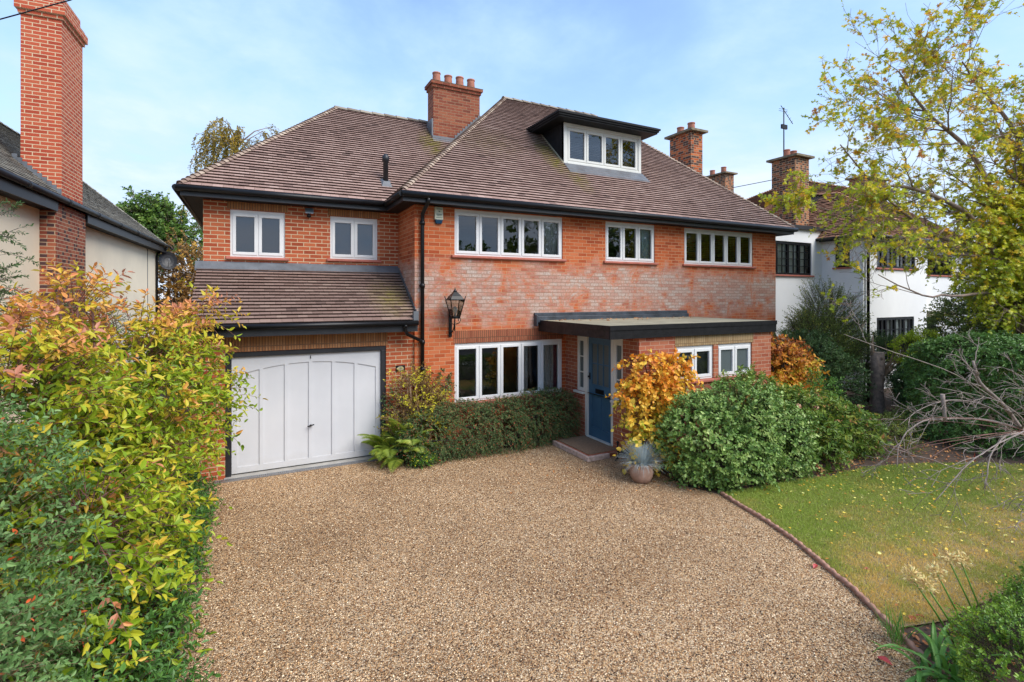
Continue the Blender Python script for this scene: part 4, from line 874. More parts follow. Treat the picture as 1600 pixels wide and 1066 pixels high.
def twigs(name, P, Q, R, r0, mat, parent, r1=.3):
    """three-point tapered three-sided twigs P->Q->R"""
    n = len(P); D = unit(R-P); s1 = unit(np.cross(D, np.array([0.3, .2, 1.]))); s2 = np.cross(D, s1); r0 = np.broadcast_to(r0, (n,))
    V = []
    for pt, k in ((P, 1), (Q, .7), (R, r1)):
        for j in range(3): V.append(pt+(s1*math.cos(j*2.094)+s2*math.sin(j*2.094))*(r0*k)[:, None])
    V = np.stack(V, 1).reshape(-1, 3); b = (np.arange(n)*9)[:, None]; F = []
    for i in range(2):
        for j in range(3): F.append(b+np.array([i*3+j, i*3+(j+1) % 3, (i+1)*3+(j+1) % 3, (i+1)*3+j])[None, :])
    return np_mesh(name, V, F, [np.full(n, .5)]*6, mat, parent, True)
def sample_blobs(rs, blobs, n, depth=.3, lump=.18, zmin=.03, lumpf=1.3, upbias=0., inner=.75):
    """points near the surface of a union of ellipsoids / boxes -> P, N"""
    w = np.array([(b[3]*b[4]+b[4]*b[5]+b[3]*b[5])*(b[6] if len(b) > 6 else 1) for b in blobs]); pick = rs.choice(len(blobs), n*2, p=w/w.sum())
    B = np.array([b[:6] for b in blobs])[pick]; d = unit(rs.normal(size=(n*2, 3))+np.array([0, 0, upbias]))
    c, r = B[:, :3], B[:, 3:6]
    ph = rs.uniform(0, 6.28, 6)
    base = c+d*r
    l = 1+lump*(np.sin(base[:, 0]*2.9*lumpf+ph[0])*np.sin(base[:, 1]*3.3*lumpf+ph[1])+.7*np.sin(base[:, 2]*4.1*lumpf+ph[2]+base[:, 0]*2)+.45*np.sin(base[:, 0]*7*lumpf+ph[3])*np.sin(base[:, 2]*6.3*lumpf+base[:, 1]*6+ph[4]))
    s_ = l*(1-depth*rs.random(n*2)**1.6)
    P = c+d*r*s_[:, None]; Nn = unit(d/r)
    ok = P[:, 2] > zmin
    for b in blobs:
        q = (P-np.array(b[:3]))/np.array(b[3:6]); ok &= ~((q**2).sum(1) < (inner*(1-depth))**2)
    P, Nn = P[ok][:n], Nn[ok][:n]; return P, Nn
def sample_box(rs, fr_c, half, ang, n, depth=.12, lump=.05, round_=.15):
    """clipped hedge: rounded box surface points"""
    hx, hy, hz = half; w = np.array([hy*hz, hy*hz, hx*hz, hx*hz, hx*hy]); f = rs.choice(5, n, p=w/w.sum()); u = rs.uniform(-1, 1, (n, 3))
    Nn = np.zeros((n, 3))
    for i, (ax, sg) in enumerate(((0, -1), (0, 1), (1, -1), (1, 1), (2, 1))): k = f == i; u[k, ax] = sg; Nn[k, ax] = sg
    P = u*np.array(half); e = np.maximum(np.abs(u)-(1-round_), 0)/round_
    ex = np.sort(e, axis=1)[:, 1]; P *= (1-(ex**2)*.16)[:, None]
    Nn = unit(Nn+np.sign(u)*e*.8)
    P *= (1+lump*np.sin(P[:, :1]*5+1)*np.sin(P[:, 2:3]*6+P[:, 1:2]*4))
    P -= Nn*(depth*rs.random((n, 1))**1.5)
    ca, sa = math.cos(ang), math.sin(ang); Rm = np.array([[ca, sa, 0], [-sa, ca, 0], [0, 0, 1]])
    return P@Rm+np.array(fr_c), Nn@Rm
def grow(name, parent, P, Nn, rs, L=(.2, .4), nl=8, ll=.05, lw=.025, mat='lf_mid', tw='bark_dark', up=.4, droop=.25, spread=1., jitter=.5, tpl=LEAF6, rnd=None, tr=.004, bunch=0., name2='stems', flat=.5, bias=None):
    """shoots from P along Nn with leaves set along them"""
    n = len(P); D = unit(Nn+rs.normal(size=(n, 3))*jitter*.5+np.array([0, 0, up])); Ls = rs.uniform(*L, n)
    if bias is not None: D = unit(D+np.array(bias))
    ta = np.linspace(.12, 1, nl)**(1-.4*bunch); t_ = ta[None, :]+rs.normal(size=(n, nl))*.04
    pos = P[:, None, :]+D[:, None, :]*(Ls[:, None]*t_)[:, :, None]; pos[:, :, 2] -= droop*(Ls[:, None]*t_**2)
    S1 = unit(np.cross(D, rs.normal(size=(n, 3)))); S2 = np.cross(D, S1)
    ph = (np.arange(nl)*2.4)[None, :]+rs.uniform(0, 6.28, (n, 1))+rs.normal(size=(n, nl))*.4
    side = S1[:, None, :]*np.cos(ph)[:, :, None]+S2[:, None, :]*np.sin(ph)[:, :, None]
    ax = unit(D[:, None, :]*(.45+.5*t_[:, :, None])+side*spread+rs.normal(size=(n, nl, 3))*.25+np.array([0, 0, -droop]))
    nm = unit(np.array([0, 0, 1.])[None, None, :]*flat+Nn[:, None, :]*.7+rs.normal(size=(n, nl, 3))*.45)
    k = n*nl; sz = rs.uniform(.65, 1.2, k)*np.repeat(rs.uniform(.8, 1.15, n), nl)
    if rnd is None: r = np.clip(np.repeat(rs.normal(.5, .17, n), nl)+rs.normal(size=k)*.14, 0, 1)
    else: r = np.clip(rnd(pos.reshape(-1, 3), np.repeat(np.arange(n), nl), np.tile(ta, n), rs), 0, 1)
    leafcloud('leaves' if parent is not None else name, pos.reshape(-1, 3), ax.reshape(-1, 3), nm.reshape(-1, 3), ll*sz, lw*sz, r, mat, parent, tpl)
    mid = P+D*(Ls*.5)[:, None]; mid[:, 2] -= droop*Ls*.25; end = P+D*(Ls*.97)[:, None]; end[:, 2] -= droop*Ls*.94
    if tw: twigs(name2, P-D*.08, mid, end, tr, tw, parent)
def shrub(name, label, cat, base, blobs, n, seed, mat, group=None, stems=6, depth=.3, lump=.18, inner=.75, lumpf=1.3, **kw):
    rs = np.random.RandomState(seed); th = thing(name, label, cat, base, group)
    P, Nn = sample_blobs(rs, blobs, n, depth, lump, inner=inner, lumpf=lumpf); grow(name, th, P, Nn, rs, mat=mat, **kw)
    mb = MB(); rr = random.Random(seed)
    for i in range(stems):
        b = blobs[rr.randrange(len(blobs))]; p0 = Vector((base[0]+rr.uniform(-.12, .12), base[1]+rr.uniform(-.12, .12), 0)); p2 = Vector((b[0]+rr.uniform(-.6, .6)*b[3], b[1]+rr.uniform(-.6, .6)*b[4], b[2]+rr.uniform(-.1, .6)*b[5])); pm = p0.lerp(p2, .5)+Vector((rr.uniform(-.1, .1), rr.uniform(-.1, .1), .1))
        mb.tube([p0, pm, p2], [.03, .022, .01], 5)
    if stems: mb.build('trunk', kw.get('tw') or 'bark_dark', th)
    return th
def hedgebox(name, label, base, c, half, ang, n, seed, mat, depth=.12, lump=.05, cat='hedge', round_=.15, **kw):
    rs = np.random.RandomState(seed); th = thing(name, label, cat, base); P, Nn = sample_box(rs, c, half, ang, n, depth, lump, round_); k = P[:, 2] > .02
    grow(name, th, P[k], Nn[k], rs, mat=mat, **kw); return th
def tree(name, label, base, trunk, blobs, n, seed, mat, cat='tree', bark='bark', r0=.2, limbs=14, depth=.7, inner=.15, group=None, lump=.2, **kw):
    rs = np.random.RandomState(seed); rr = random.Random(seed); th = thing(name, label, cat, base, group)
    mb = MB(); top = Vector(trunk); b0 = Vector(base); mb.tube([b0, b0.lerp(top, .35)+Vector((rr.uniform(-.1, .1),)*2+(0,)), b0.lerp(top, .7), top], [r0*1.25, r0, r0*.8, r0*.5], 9)
    for i in range(limbs):
        b = blobs[i % len(blobs)]; s0 = b0.lerp(top, rr.uniform(.5, 1)); e = Vector((b[0]+rr.uniform(-.75, .75)*b[3], b[1]+rr.uniform(-.75, .75)*b[4], b[2]+rr.uniform(-.4, .8)*b[5])); md = s0.lerp(e, .5)+Vector((rr.uniform(-.2, .2), rr.uniform(-.2, .2), (e-s0).length*.08)); mb.tube([s0, md, e], [r0*.42, r0*.24, r0*.07], 6)
        for j in range(3): f = md.lerp(e, rr.random()); g_ = f+Vector((rr.uniform(-1, 1)*b[3]*.4, rr.uniform(-1, 1)*b[4]*.4, rr.uniform(-.1, .9)*b[5]*.4)); mb.tube([f, g_], [r0*.14, r0*.04], 5)
    mb.build('trunk', bark, th)
    P, Nn = sample_blobs(rs, blobs, n, depth, lump, inner=inner); grow(name, th, P, Nn, rs, mat=mat, name2='twigs', tw=kw.pop('tw', bark), **kw); return th

# ================================================================== GROUND
def sheet(name, poly, z, mat, sub=0):
    mb = MB(); mb.face([(x, y, z) for x, y in poly]); o = mb.build(name, mat); return tag(o, kind='structure')
sheet('ground', [(-300, -300), (300, -300), (300, 400), (-300, 400)], -.03, 'ground')
sheet('road', [(-120, -11), (120, -11), (120, -4.5), (-120, -4.5)], -.022, 'asphalt')
sheet('pavement', [(-120, -4.3), (120, -4.3), (120, -1.6), (-120, -1.6)], .01, 'concrete')
sheet('garden_soil', [(-2.3, -1.4), (19, -1.4), (19, 9.3), (-2.3, 12)], -.012, 'soil')
EDGE = [(6.32, 5.40), (6.2, 4.95), (6.08, 4.45), (5.88, 3.9), (5.64, 3.42), (5.48, 3.08), (5.3, 2.78), (5.12, 2.5), (5.0, 2.3), (4.8, 1.9), (4.6, 1.2), (4.5, 0), (4.5, -1.4)]
sheet('gravel_drive', [(-.62, -1.4)]+[(x, y) for x, y in EDGE[::-1]]+[(6.1, 5.9), (6.2, 7.2), (6.25, 7.6), (6.25, 9.55), (2.7, 9.55), (-.8, 9.56), (-.62, 6.8), (-.6, 4.7)], 0.0, 'gravel')
LAWN = [(x+.05, y) for x, y in EDGE[:8]]+[(5.7, 2.35), (7.0, 2.3), (12.5, 2.2), (13, 3.3), (11.6, 4.3), (10.4, 4.85), (9.5, 5.1), (8.6, 5.1), (7.8, 5.25), (7.2, 5.3), (6.75, 5.35)]
def inpoly(P, poly):
    x, y = P[:, 0], P[:, 1]; c = np.zeros(len(P), bool); n = len(poly)
    for i in range(n):
        (x0, y0), (x1, y1) = poly[i], poly[(i+1) % n]
        k = ((y0 > y) != (y1 > y)) & (x < (x1-x0)*(y-y0)/((y1-y0) if y1 != y0 else 1e-9)+x0); c ^= k
    return c
sheet('lawn', LAWN, .012, 'lawn')
rs = np.random.RandomState(11)
P = np.stack([rs.uniform(5, 13, 420000), rs.uniform(2.1, 5.45, 420000), np.full(420000, .012)], 1)
dist = np.hypot(P[:, 0], P[:, 1]); P = P[(rs.random(len(P)) < np.clip((6.2/dist)**2, .2, 1)) & inpoly(P, LAWN)]
nz = np.array([mnoise.noise(Vector((p[0]*1.1, p[1]*1.1, 0)))+.55*mnoise.noise(Vector((p[0]*3.7, p[1]*3.7, 4))) for p in P])
worn = np.clip(.2+(4.5-P[:, 1])*.27-(P[:, 0]-6)*.05+nz*.6, 0, 1)          # patchy wear: thin brown turf by the drive
k = rs.random(len(P)) > worn*.7; P, worn = P[k], worn[k]
D = unit(rs.normal(size=P.shape)*.55+np.array([0, 0, 1.])); Nr = unit(rs.normal(size=P.shape))
r_ = np.clip(1.0-worn*1.25+rs.normal(size=len(P))*.16, 0, 1)
g_ = leafcloud('grass', P, D, Nr, rs.uniform(.02, .05, len(P)), np.full(len(P), .006), r_, 'lf_grass', None, LEAF4); tag(g_, kind='stuff')
# fallen leaves lying loose
def litter(name, poly_, n, mat, z, box, s=(.02, .035), seed=1, dens=None):
    rs = np.random.RandomState(seed); P = np.stack([rs.uniform(box[0], box[1], n*3), rs.uniform(box[2], box[3], n*3), np.full(n*3, z)], 1)
    k = inpoly(P, poly_) if poly_ else np.ones(len(P), bool)
    if dens: k &= rs.random(len(P)) < dens(P)
    P = P[k][:n]; A = unit(rs.normal(size=P.shape)*np.array([1, 1, .25])); Nn = unit(rs.normal(size=P.shape)*.35+np.array([0, 0, 1])); L = rs.uniform(*s, len(P))
    return tag(leafcloud(name, P, A, Nn, L, L*.7, rs.random(len(P)), mat, None, LEAFR), kind='stuff')
litter('fallen_leaves', LAWN, 900, 'lf_fall', .04, (5, 13, 2.2, 5.4), (.025, .05), 5, dens=lambda P: np.clip((P[:, 0]-5.6)/3.2, .12, 1))
BED = [(6.3, 5.5), (6.75, 5.4), (8.6, 5.15), (10.4, 4.9), (11.8, 4.3), (14.6, 6.9), (12, 8.5), (9.9, 9), (9.9, 6.9), (6.3, 6.9)]
litter('bed_litter', BED, 2600, 'lf_litter', .012, (5.5, 15, 4, 9), (.025, .05), 6)
litter('corner_litter', [(5.15, 2.45), (5.7, 2.3), (6.2, 2.2), (5.6, 1.8), (4.75, 1.8)], 160, 'lf_litter', .012, (4.6, 6.3, 1.7, 2.6), (.025, .05), 8)
litter('drive_leaves', [(3, 6.5), (5.6, 5.2), (5.9, 6.2), (5.3, 7.4), (4.2, 8.6)], 45, 'lf_litter', .012, (3, 6, 5, 8.7), (.025, .05), 12)
litter('pot_litter', [(5.9, 5.5), (6.3, 5.6), (6.2, 6.6), (5.85, 6.2)], 110, 'lf_litter', .014, (5.6, 6.5, 5.3, 6.8), (.02, .035), 9)
litter('canopy_litter', [(5.6, 7.8), (9.5, 7.8), (9.5, 9.35), (5.6, 9.35)], 90, 'lf_litter', 2.495, (5.6, 9.5, 8.6, 9.38), (.03, .06), 10)
# loose stones on the nearer gravel
rs = np.random.RandomState(21); n = 60000; P = np.stack([rs.uniform(-.55, 5.9, n), rs.uniform(1.9, 9.3, n), rs.uniform(.0, .006, n)], 1)
P = P[inpoly(P, [(-.5, 1.9)]+[(x-.05, y) for x, y in EDGE[9::-1]]+[(5.9, 6.5), (5.4, 7.6), (5.4, 8.6), (2.3, 8.9), (2.2, 9.35), (-.5, 9.35)])]; n = len(P)
oc = np.array([[1, 0, 0], [0, 1, 0], [-1, 0, 0], [0, -1, 0], [0, 0, .8]]); sz = rs.uniform(.0035, .0085, (n, 1, 1))*rs.uniform(.7, 1.3, (n, 1, 3)); th_ = rs.uniform(0, 6.28, n)
V = oc[None]*sz*1.05; V = np.stack([V[:, :, 0]*np.cos(th_)[:, None]-V[:, :, 1]*np.sin(th_)[:, None], V[:, :, 0]*np.sin(th_)[:, None]+V[:, :, 1]*np.cos(th_)[:, None], V[:, :, 2]], 2)+P[:, None, :]
b_ = (np.arange(n)*5)[:, None]; rr_s = rs.random(n)
t = NT('stone'); M['stone'] = t.done(t.princ(t.mix(1.0, t.ramp(t.attr('rnd'), stops), (1.1, .98, .82), 'MULTIPLY'), .8, spec=.3))
o = np_mesh('gravel_stones', V.reshape(-1, 3), [b_+np.array(q)[None] for q in ((0, 1, 4), (1, 2, 4), (2, 3, 4), (3, 0, 4))], [rr_s]*4, 'stone', None); tag(o, kind='stuff')
# rope-topped terracotta edging
m = MB(); pe = [Vector((x, y, 0)) for x, y in EDGE[:10]]; acc = []
for a, b in zip(pe, pe[1:]):
    k = max(2, int((b-a).length/.022)); acc += [a.lerp(b, i/k) for i in range(k)]
path = [p+Vector((.006*math.sin(i*.9), .006*math.cos(i*.9), .028+.004*math.sin(i*.23)+random.uniform(-.002, .002))) for i, p in enumerate(acc)]
m.tube(path, [.024+.006*math.sin(i*1.6) for i in range(len(path))], 8); 
for a, b in zip(acc[::4], acc[4::4]):
    d = (b-a).normalized(); s_ = Vector((-d.y, d.x, 0))*.014; m.hexa([a-s_-Vector((0, 0, .02)), b-s_-Vector((0, 0, .02)), b+s_-Vector((0, 0, .02)), a+s_-Vector((0, 0, .02)), a-s_+Vector((0, 0, .024)), b-s_+Vector((0, 0, .024)), b+s_+Vector((0, 0, .024)), a+s_+Vector((0, 0, .024))])
tag(m.build('rope_edging', 'edging'), 'rope topped terracotta edging between the gravel and the lawn', 'edging')
# big curled red leaves lying singly
REDS = [((4.615, 2.315), .11, 'dark red curled leaf on the gravel near the strap leaved plant'), ((5.55, 3.48), .1, 'dark red leaf lying against the rope edging'), ((5.44, 2.5), .12, 'crimson leaf beside the pinkish one in the soil corner'), ((5.55, 2.48), .09, 'pinkish curled leaf touching the crimson one in the soil corner'), ((5.57, 2.24), .13, 'long pinkish red leaf at the foot of the dried flower stems'), ((5.98, 3.18), .09, 'lone pale red leaf out on the worn lawn'), ((6.05, 2.43), .08, 'brown curled leaf behind the dried flower stems'), ((5.84, 2.22), .07, 'bright red leaf beside the low clipped hedge')]
m0 = None
for i, ((x, y), s_, lab) in enumerate(REDS):
    if m0 is None:
        m = MB(); K = 8
        for a in range(K):
            for b in range(4):
                def q(i_, j_):
                    u = i_/K; v = (j_/4-.5); w = .42*math.sin(PI*min(1, u*1.05+.02))**.8; return (u-.5, v*w, .08*math.sin(u*PI)+abs(v)*.55*w+.02)
                m.face([q(a, b), q(a+1, b), q(a+1, b+1), q(a, b+1)], .5, True)
        m0 = m.build('red_leaf', 'lf_redleaf'); m0.location = (0, 0, 0); o = m0
    else: o = m0.copy(); C.objects.link(o)
    o.location = (x, y, .012); o.scale = (s_, s_*1.1, s_); o.rotation_euler = (random.uniform(-.2, .2), random.uniform(-.2, .2), random.uniform(0, 6)); tag(o, lab, 'leaf', 'large red fallen leaves')

# ================================================================== PLANTS
def sstep(x, a, b): t_ = np.clip((x-a)/(b-a), 0, 1); return t_*t_*(3-2*t_)
def rnd_yellow(p, i, t_, rs):
    sh = rs.normal(0, .13, i.max()+1)[i]
    r = .34+.36*sstep(p[:, 2], 2.15, 2.95)+sh+.12*t_+rs.normal(0, .07, len(p))-.1*sstep(p[:, 2], 1.2, .3)
    hot = rs.random(i.max()+1)[i] < .06; return np.where(hot, r+.35, r)
shrub('golden_shrub', 'huge yellow green shrub with reddening top beside the drive', 'shrub', (-1.45, 6.4, 0),
      [(-1.95, 6.2, 1.85, .8, .8, 1.0), (-1.75, 5.4, 2.0, .5, .5, .7), (-1.2, 7.3, 1.95, .62, .8, .85), (-.85, 7.9, 1.55, .5, .5, .6), (-1.15, 6.4, 1.5, .5, .6, .6), (-1.15, 5.9, .95, .42, .5, .6), (-1.05, 5.35, .6, .3, .4, .5), (-.98, 4.85, .45, .24, .4, .4), (-.95, 4.4, .35, .2, .3, .3), (-1.1, 4.8, 1.3, .3, .4, .4), (-.9, 8.0, 2.35, .28, .3, .45), (-.6, 8.15, 2.85, .12, .15, .2), (-1.6, 6.6, 2.9, .25, .3, .2)],
      2600, 31, 'lf_yellow', L=(.22, .5), nl=10, ll=.09, lw=.042, up=.35, droop=.35, spread=1.0, tr=.0045, depth=.34, lump=.2, rnd=rnd_yellow, tw='bark_red', stems=12)
shrub('cotoneaster', 'dark small leaved shrub with a few red berries in the near left corner', 'shrub', (-1.7, 4.2, 0),
      [(-1.72, 4.35, 1.15, .62, .7, 1.0), (-1.75, 3.6, .9, .6, .8, .9), (-1.5, 4.0, .45, .38, .5, .5), (-2.1, 5.0, 1.3, .6, .6, .9)],
      2200, 32, 'lf_cotoneaster', L=(.2, .46), nl=18, ll=.04, lw=.023, up=.3, droop=.2, tr=.0015, tw='twig_tan', depth=.25, lump=.12, stems=8,
      rnd=lambda p, i, t_, rs: np.where(rs.random(len(p)) < .012, .97, np.clip(.42+rs.normal(0, .12, i.max()+1)[i]+rs.normal(0, .12, len(p)), 0, .88)))
shrub('low_hedge', 'low dark green leafy growth spilling onto the left edge of the gravel', 'hedge', (-.9, 6.2, 0),
      [(-.87, y, .26-.02*(i % 2), .3, .55, .3+.05*(i % 3)) for i, y in enumerate((3.4, 4.1, 4.8, 5.6, 6.4, 7.2, 7.9))]+[(-.55, 4.35, .1, .12, .3, .12), (-.5, 3.7, .12, .14, .35, .14)],
      2100, 33, 'lf_lowdark', L=(.1, .24), nl=9, ll=.055, lw=.026, up=.5, droop=.2, tr=.003, depth=.25, lump=.14, stems=5)
shrub('evergreen_bush', 'green conifer like bush behind the reddening shrub against the cream wall', 'bush', (-2.35, 7.2, 0),
      [(-2.5, 6.9, 1.9, .55, .6, 1.05), (-1.65, 7.9, 1.9, .4, .4, 1.0), (-2.9, 7.2, 2.6, .5, .5, .8)], 700, 34, 'lf_conifer', L=(.25, .5), nl=18, ll=.05, lw=.01, up=.3, droop=.3, tr=.004)
shrub('cotoneaster_hedge', 'dense dark cotoneaster hedge clipped under the tall ground floor window', 'hedge', (4.5, 9.1, 0),
      [(3.0, 8.98, .42, .62, .32, .46), (3.7, 9.05, .45, .6, .4, .52), (4.4, 9.05, .47, .6, .4, .52), (5.1, 9.05, .48, .6, .38, .52), (5.65, 9.08, .5, .45, .36, .52), (2.65, 9.0, .25, .35, .3, .35)],
      5200, 35, 'lf_hedge', L=(.1, .24), nl=14, ll=.03, lw=.013, up=.2, droop=.5, tr=.0018, depth=.2, lump=.08, stems=6, tw='bark_dark', spread=.8, rnd=lambda p, i, t_, rs: np.where(rs.random(len(p)) < .07, .95, np.clip(.42+rs.normal(0, .15, i.max()+1)[i]+rs.normal(0, .13, len(p)), 0, .84)))
shrub('climbing_plant', 'straggly brown climber with yellow leaves on the pier by the garage', 'climber', (2.85, 9.3, 0),
      [(2.78, 9.33, 1.15, .38, .14, .55), (2.95, 9.3, .7, .38, .2, .5), (2.5, 9.3, .65, .22, .18, .4)], 560, 36, 'lf_climb', L=(.15, .4), nl=9, ll=.05, lw=.026, up=.5, droop=.1, tr=.005, tw='twig_tan', stems=14, depth=.6,
      rnd=lambda p, i, t_, rs: np.clip(.2+.55*(rs.random(i.max()+1)[i] < .45)+rs.normal(0, .12, len(p)), 0, 1))
shrub('dark_climber', 'dark evergreen leaves growing up the garage pier behind the yellow climber', 'climber', (2.45, 9.42, 0),
      [(2.4, 9.45, .75, .2, .08, .45), (3.35, 9.4, 1.25, .12, .08, .3), (3.2, 9.38, .8, .25, .1, .4)], 260, 37, 'lf_dark', L=(.06, .16), nl=9, ll=.04, lw=.024, up=.2, tr=.003, depth=.5, stems=4)
# ferns
def fern(name, label, loc, nf, size, seed, group='ferns beside the garage door', az=(0, 6.28), el=(.7, 1.2)):
    rs_ = random.Random(seed); th = thing(name, label, 'fern', (loc[0], loc[1], 0), group); Ps, As, Ns, Ls, Ws = [], [], [], [], []; mb = MB()
    for k in range(nf):
        a = rs_.uniform(*az); e = rs_.uniform(*el); Lf = size*rs_.uniform(.7, 1.1); p = Vector(loc); dr = Vector((math.cos(a)*math.cos(e), math.sin(a)*math.cos(e), math.sin(e))); K = 34; pts = [p.copy()]
        for i in range(K):
            dr = (dr+Vector((0, 0, -.05*(i/K+.35)))).normalized(); p = p+dr*Lf/K; p.z = max(p.z, .03); pts.append(p.copy())
            w = Lf*.24*math.sin(PI*min(1, (i+1.5)/K*.86+.12))**.8; sd = dr.cross(Vector((0, 0, 1))).normalized()
            for sg in (-1, 1): Ps.append(p); As.append(sd*sg+dr*.35-Vector((0, 0, .15))); Ns.append(dr.cross(sd)*-1 if False else Vector((0, 0, 1))+dr*.2); Ls.append(w); Ws.append(Lf/K*.72)
        mb.tube(pts[::3], [.005]*len(pts[::3]), 4)
    mb.build('stems', 'lf_fern', th); n = len(Ps); r = np.random.RandomState(seed)
    leafcloud('fronds', np.array(Ps), np.array(As), np.array(Ns), np.array(Ls), np.array(Ws), np.clip(r.normal(.5, .2, n), 0, 1), 'lf_fern', th, LEAF6)
fern('fern', 'tall upright fern in front of the garage pier', (2.55, 9.15, .1), 24, .9, 1, el=(.8, 1.35))
fern('fern', 'pale arching fern spreading over the gravel by the garage door', (2.35, 8.98, .08), 18, .62, 2, el=(.3, .9))
fern('fern', 'bushy dark fern next to the garage door frame', (2.25, 9.3, .1), 22, .72, 3, el=(.6, 1.2))
fern('fern', 'small fern at the left end of the cotoneaster hedge', (2.65, 8.95, .1), 10, .5, 4, el=(.4, 1.1))
shrub('spurge', 'small bright green plant with yellow flowers at the edge of the gravel', 'plant', (2.68, 8.72, 0), [(2.68, 8.72, .1, .17, .15, .12)], 150, 38, 'lf_euph', L=(.05, .1), nl=7, ll=.035, lw=.015, up=.8, tr=.002, stems=0,
      rnd=lambda p, i, t_, rs: np.where((t_ > .9) & (rs.random(len(p)) < .5), .95, .4+rs.normal(0, .15, len(p))))
# orange climber by the porch
ro = lambda p, i, t_, rs: np.clip(.44+.36*sstep(-p[:, 2], -1.7, -.6)+rs.normal(0, .12, i.max()+1)[i]+rs.normal(0, .15, len(p)), 0, 1)
shrub('hydrangea_climber', 'bright orange and yellow climbing hydrangea on the porch corner', 'climber', (6.75, 6.9, 0),
      [(6.6, 6.9, 1.72, .42, .17, .24), (6.15, 6.88, 1.6, .34, .2, .34), (6.35, 6.86, 1.3, .38, .2, .28), (5.85, 6.82, 1.3, .2, .16, .22), (6.75, 6.9, 1.35, .22, .16, .24), (5.95, 6.76, .86, .22, .16, .2), (5.85, 6.6, .5, .34, .24, .2), (6.15, 6.66, .45, .3, .22, .2), (6.5, 6.7, .3, .2, .15, .1), (7.05, 6.92, 1.8, .22, .1, .1), (6.4, 6.85, 1.0, .12, .1, .2), (6.95, 6.92, 1.5, .25, .12, .22), (5.6, 6.85, 1.25, .12, .1, .1)],
      620, 39, 'lf_orange', L=(.08, .3), nl=7, ll=.078, lw=.066, up=.0, droop=.5, tpl=LEAFR, tr=.004, tw='bark_dark', depth=.45, lump=.1, rnd=ro, stems=0, flat=.1)
for pts in ([(6.8, 6.98, 0), (6.78, 7.02, .5), (6.6, 7.03, 1.0), (6.35, 7.02, 1.5), (6.2, 6.95, 1.8)], [(6.85, 6.98, 0), (6.88, 7.02, .6), (6.75, 7.03, 1.1), (6.8, 7.0, 1.75)], [(6.82, 6.95, .1), (6.6, 6.8, .35), (6.2, 6.7, .5), (5.9, 6.6, .6)], [(6.75, 7.0, .45), (6.5, 6.98, .62), (6.55, 6.95, .95), (6.2, 6.9, 1.2)], [(7.0, 6.8, .75), (6.75, 6.85, .62), (6.62, 6.9, .5)]):
    m = MB(); m.tube(pts, [.028, .024, .018, .012, .008][:len(pts)], 6); m.build('stem', 'bark_dark', bpy.data.objects['hydrangea_climber'])
# pot with blue fescue
th = thing('plant_pot', 'round clay pot of spiky blue grey grass below the orange climber', 'plant pot', (5.62, 6.38, 0))
m = MB(); m.lathe([(.1, 0), (.13, .012), (.175, .09), (.19, .16), (.18, .23), (.172, .27), (.186, .285), (.186, .305), (.165, .305), (.16, .26), (.02, .255)], (5.62, 6.38, 0), 32); m.build('pot', 'pot', th)
rs = np.random.RandomState(5); n = 900; a = rs.uniform(0, 6.28, n); e = rs.uniform(.12, 1.45, n)**.9; Ps, Vv = [], []
bl = MB(); D0 = np.stack([np.cos(a)*np.cos(e), np.sin(a)*np.cos(e), np.sin(e)], 1)
for k in range(n):
    L = rs.uniform(.26, .4); p = Vector((5.62, 6.38, .29))+Vector((math.cos(a[k]), math.sin(a[k]), 0))*rs.uniform(0, .1); d = Vector(D0[k]); sd = Vector((-math.sin(a[k]), math.cos(a[k]), 0))*.004; r = float(np.clip(.75-(e[k] < .35)*.6+rs.normal()*.12, 0, 1)); K = 5
    for i in range(K):
        q = p+d*L/K; d = (d+Vector((0, 0, -.16*math.cos(e[k])-.03))).normalized(); w0, w1 = 1-i/K*.8, 1-(i+1)/K*.8
        bl.face([p-sd*w0, p+sd*w0, q+sd*w1, q-sd*w1], r); p = q
bl.build('grass_blades', 'lf_fescue', th)
# shrubs to the right of the porch
shrub('viburnum', 'large rounded pale green variegated shrub in front of the porch windows', 'shrub', (7.0, 6.0, 0),
      [(6.7, 6.05, .6, .72, .6, .7), (7.3, 5.95, .7, .8, .65, .76), (7.95, 5.72, .5, .6, .55, .62), (7.0, 5.7, .4, .8, .45, .5), (6.5, 6.2, 1.0, .3, .3, .3)], 2900, 41, 'lf_varieg', L=(.08, .26), nl=9, ll=.054, lw=.036, up=.35, tr=.003, depth=.2, lump=.1, stems=6, tpl=LEAFR)
rh = lambda p, i, t_, rs: np.clip(.38+rs.normal(0, .17, i.max()+1)[i]+rs.normal(0, .13, len(p)), 0, 1)
shrub('hydrangea_bush', 'loose green hydrangea bush turning pink and brown beside the variegated shrub', 'shrub', (9.3, 6.0, 0),
      [(8.9, 6.1, .6, .65, .55, .62), (9.6, 5.9, .5, .65, .5, .58), (10.2, 5.75, .32, .5, .4, .42), (8.6, 6.6, .9, .6, .5, .5), (9.0, 5.55, .3, .5, .35, .35)], 1500, 42, 'lf_hydr', L=(.12, .3), nl=9, ll=.085, lw=.045, up=.45, tr=.004, depth=.3, rnd=rh, stems=8)
m = MB(); rr = random.Random(4)
for k in range(11):
    c = Vector((rr.uniform(8.5, 10.3), rr.uniform(5.5, 6.3), rr.uniform(.85, 1.25)-.2*max(0, (k > 6)))); 
    for j in range(26):
        d = Vector((rr.gauss(0, 1), rr.gauss(0, 1), abs(rr.gauss(0, .7)))).normalized(); q = c+d*.055; e1 = d.orthogonal().normalized()*.016; e2 = d.cross(e1); m.face([q+e1, q+e2, q-e1, q-e2], rr.random())
m.build('flower_heads', 'lf_pinkhead', bpy.data.objects['hydrangea_bush'])
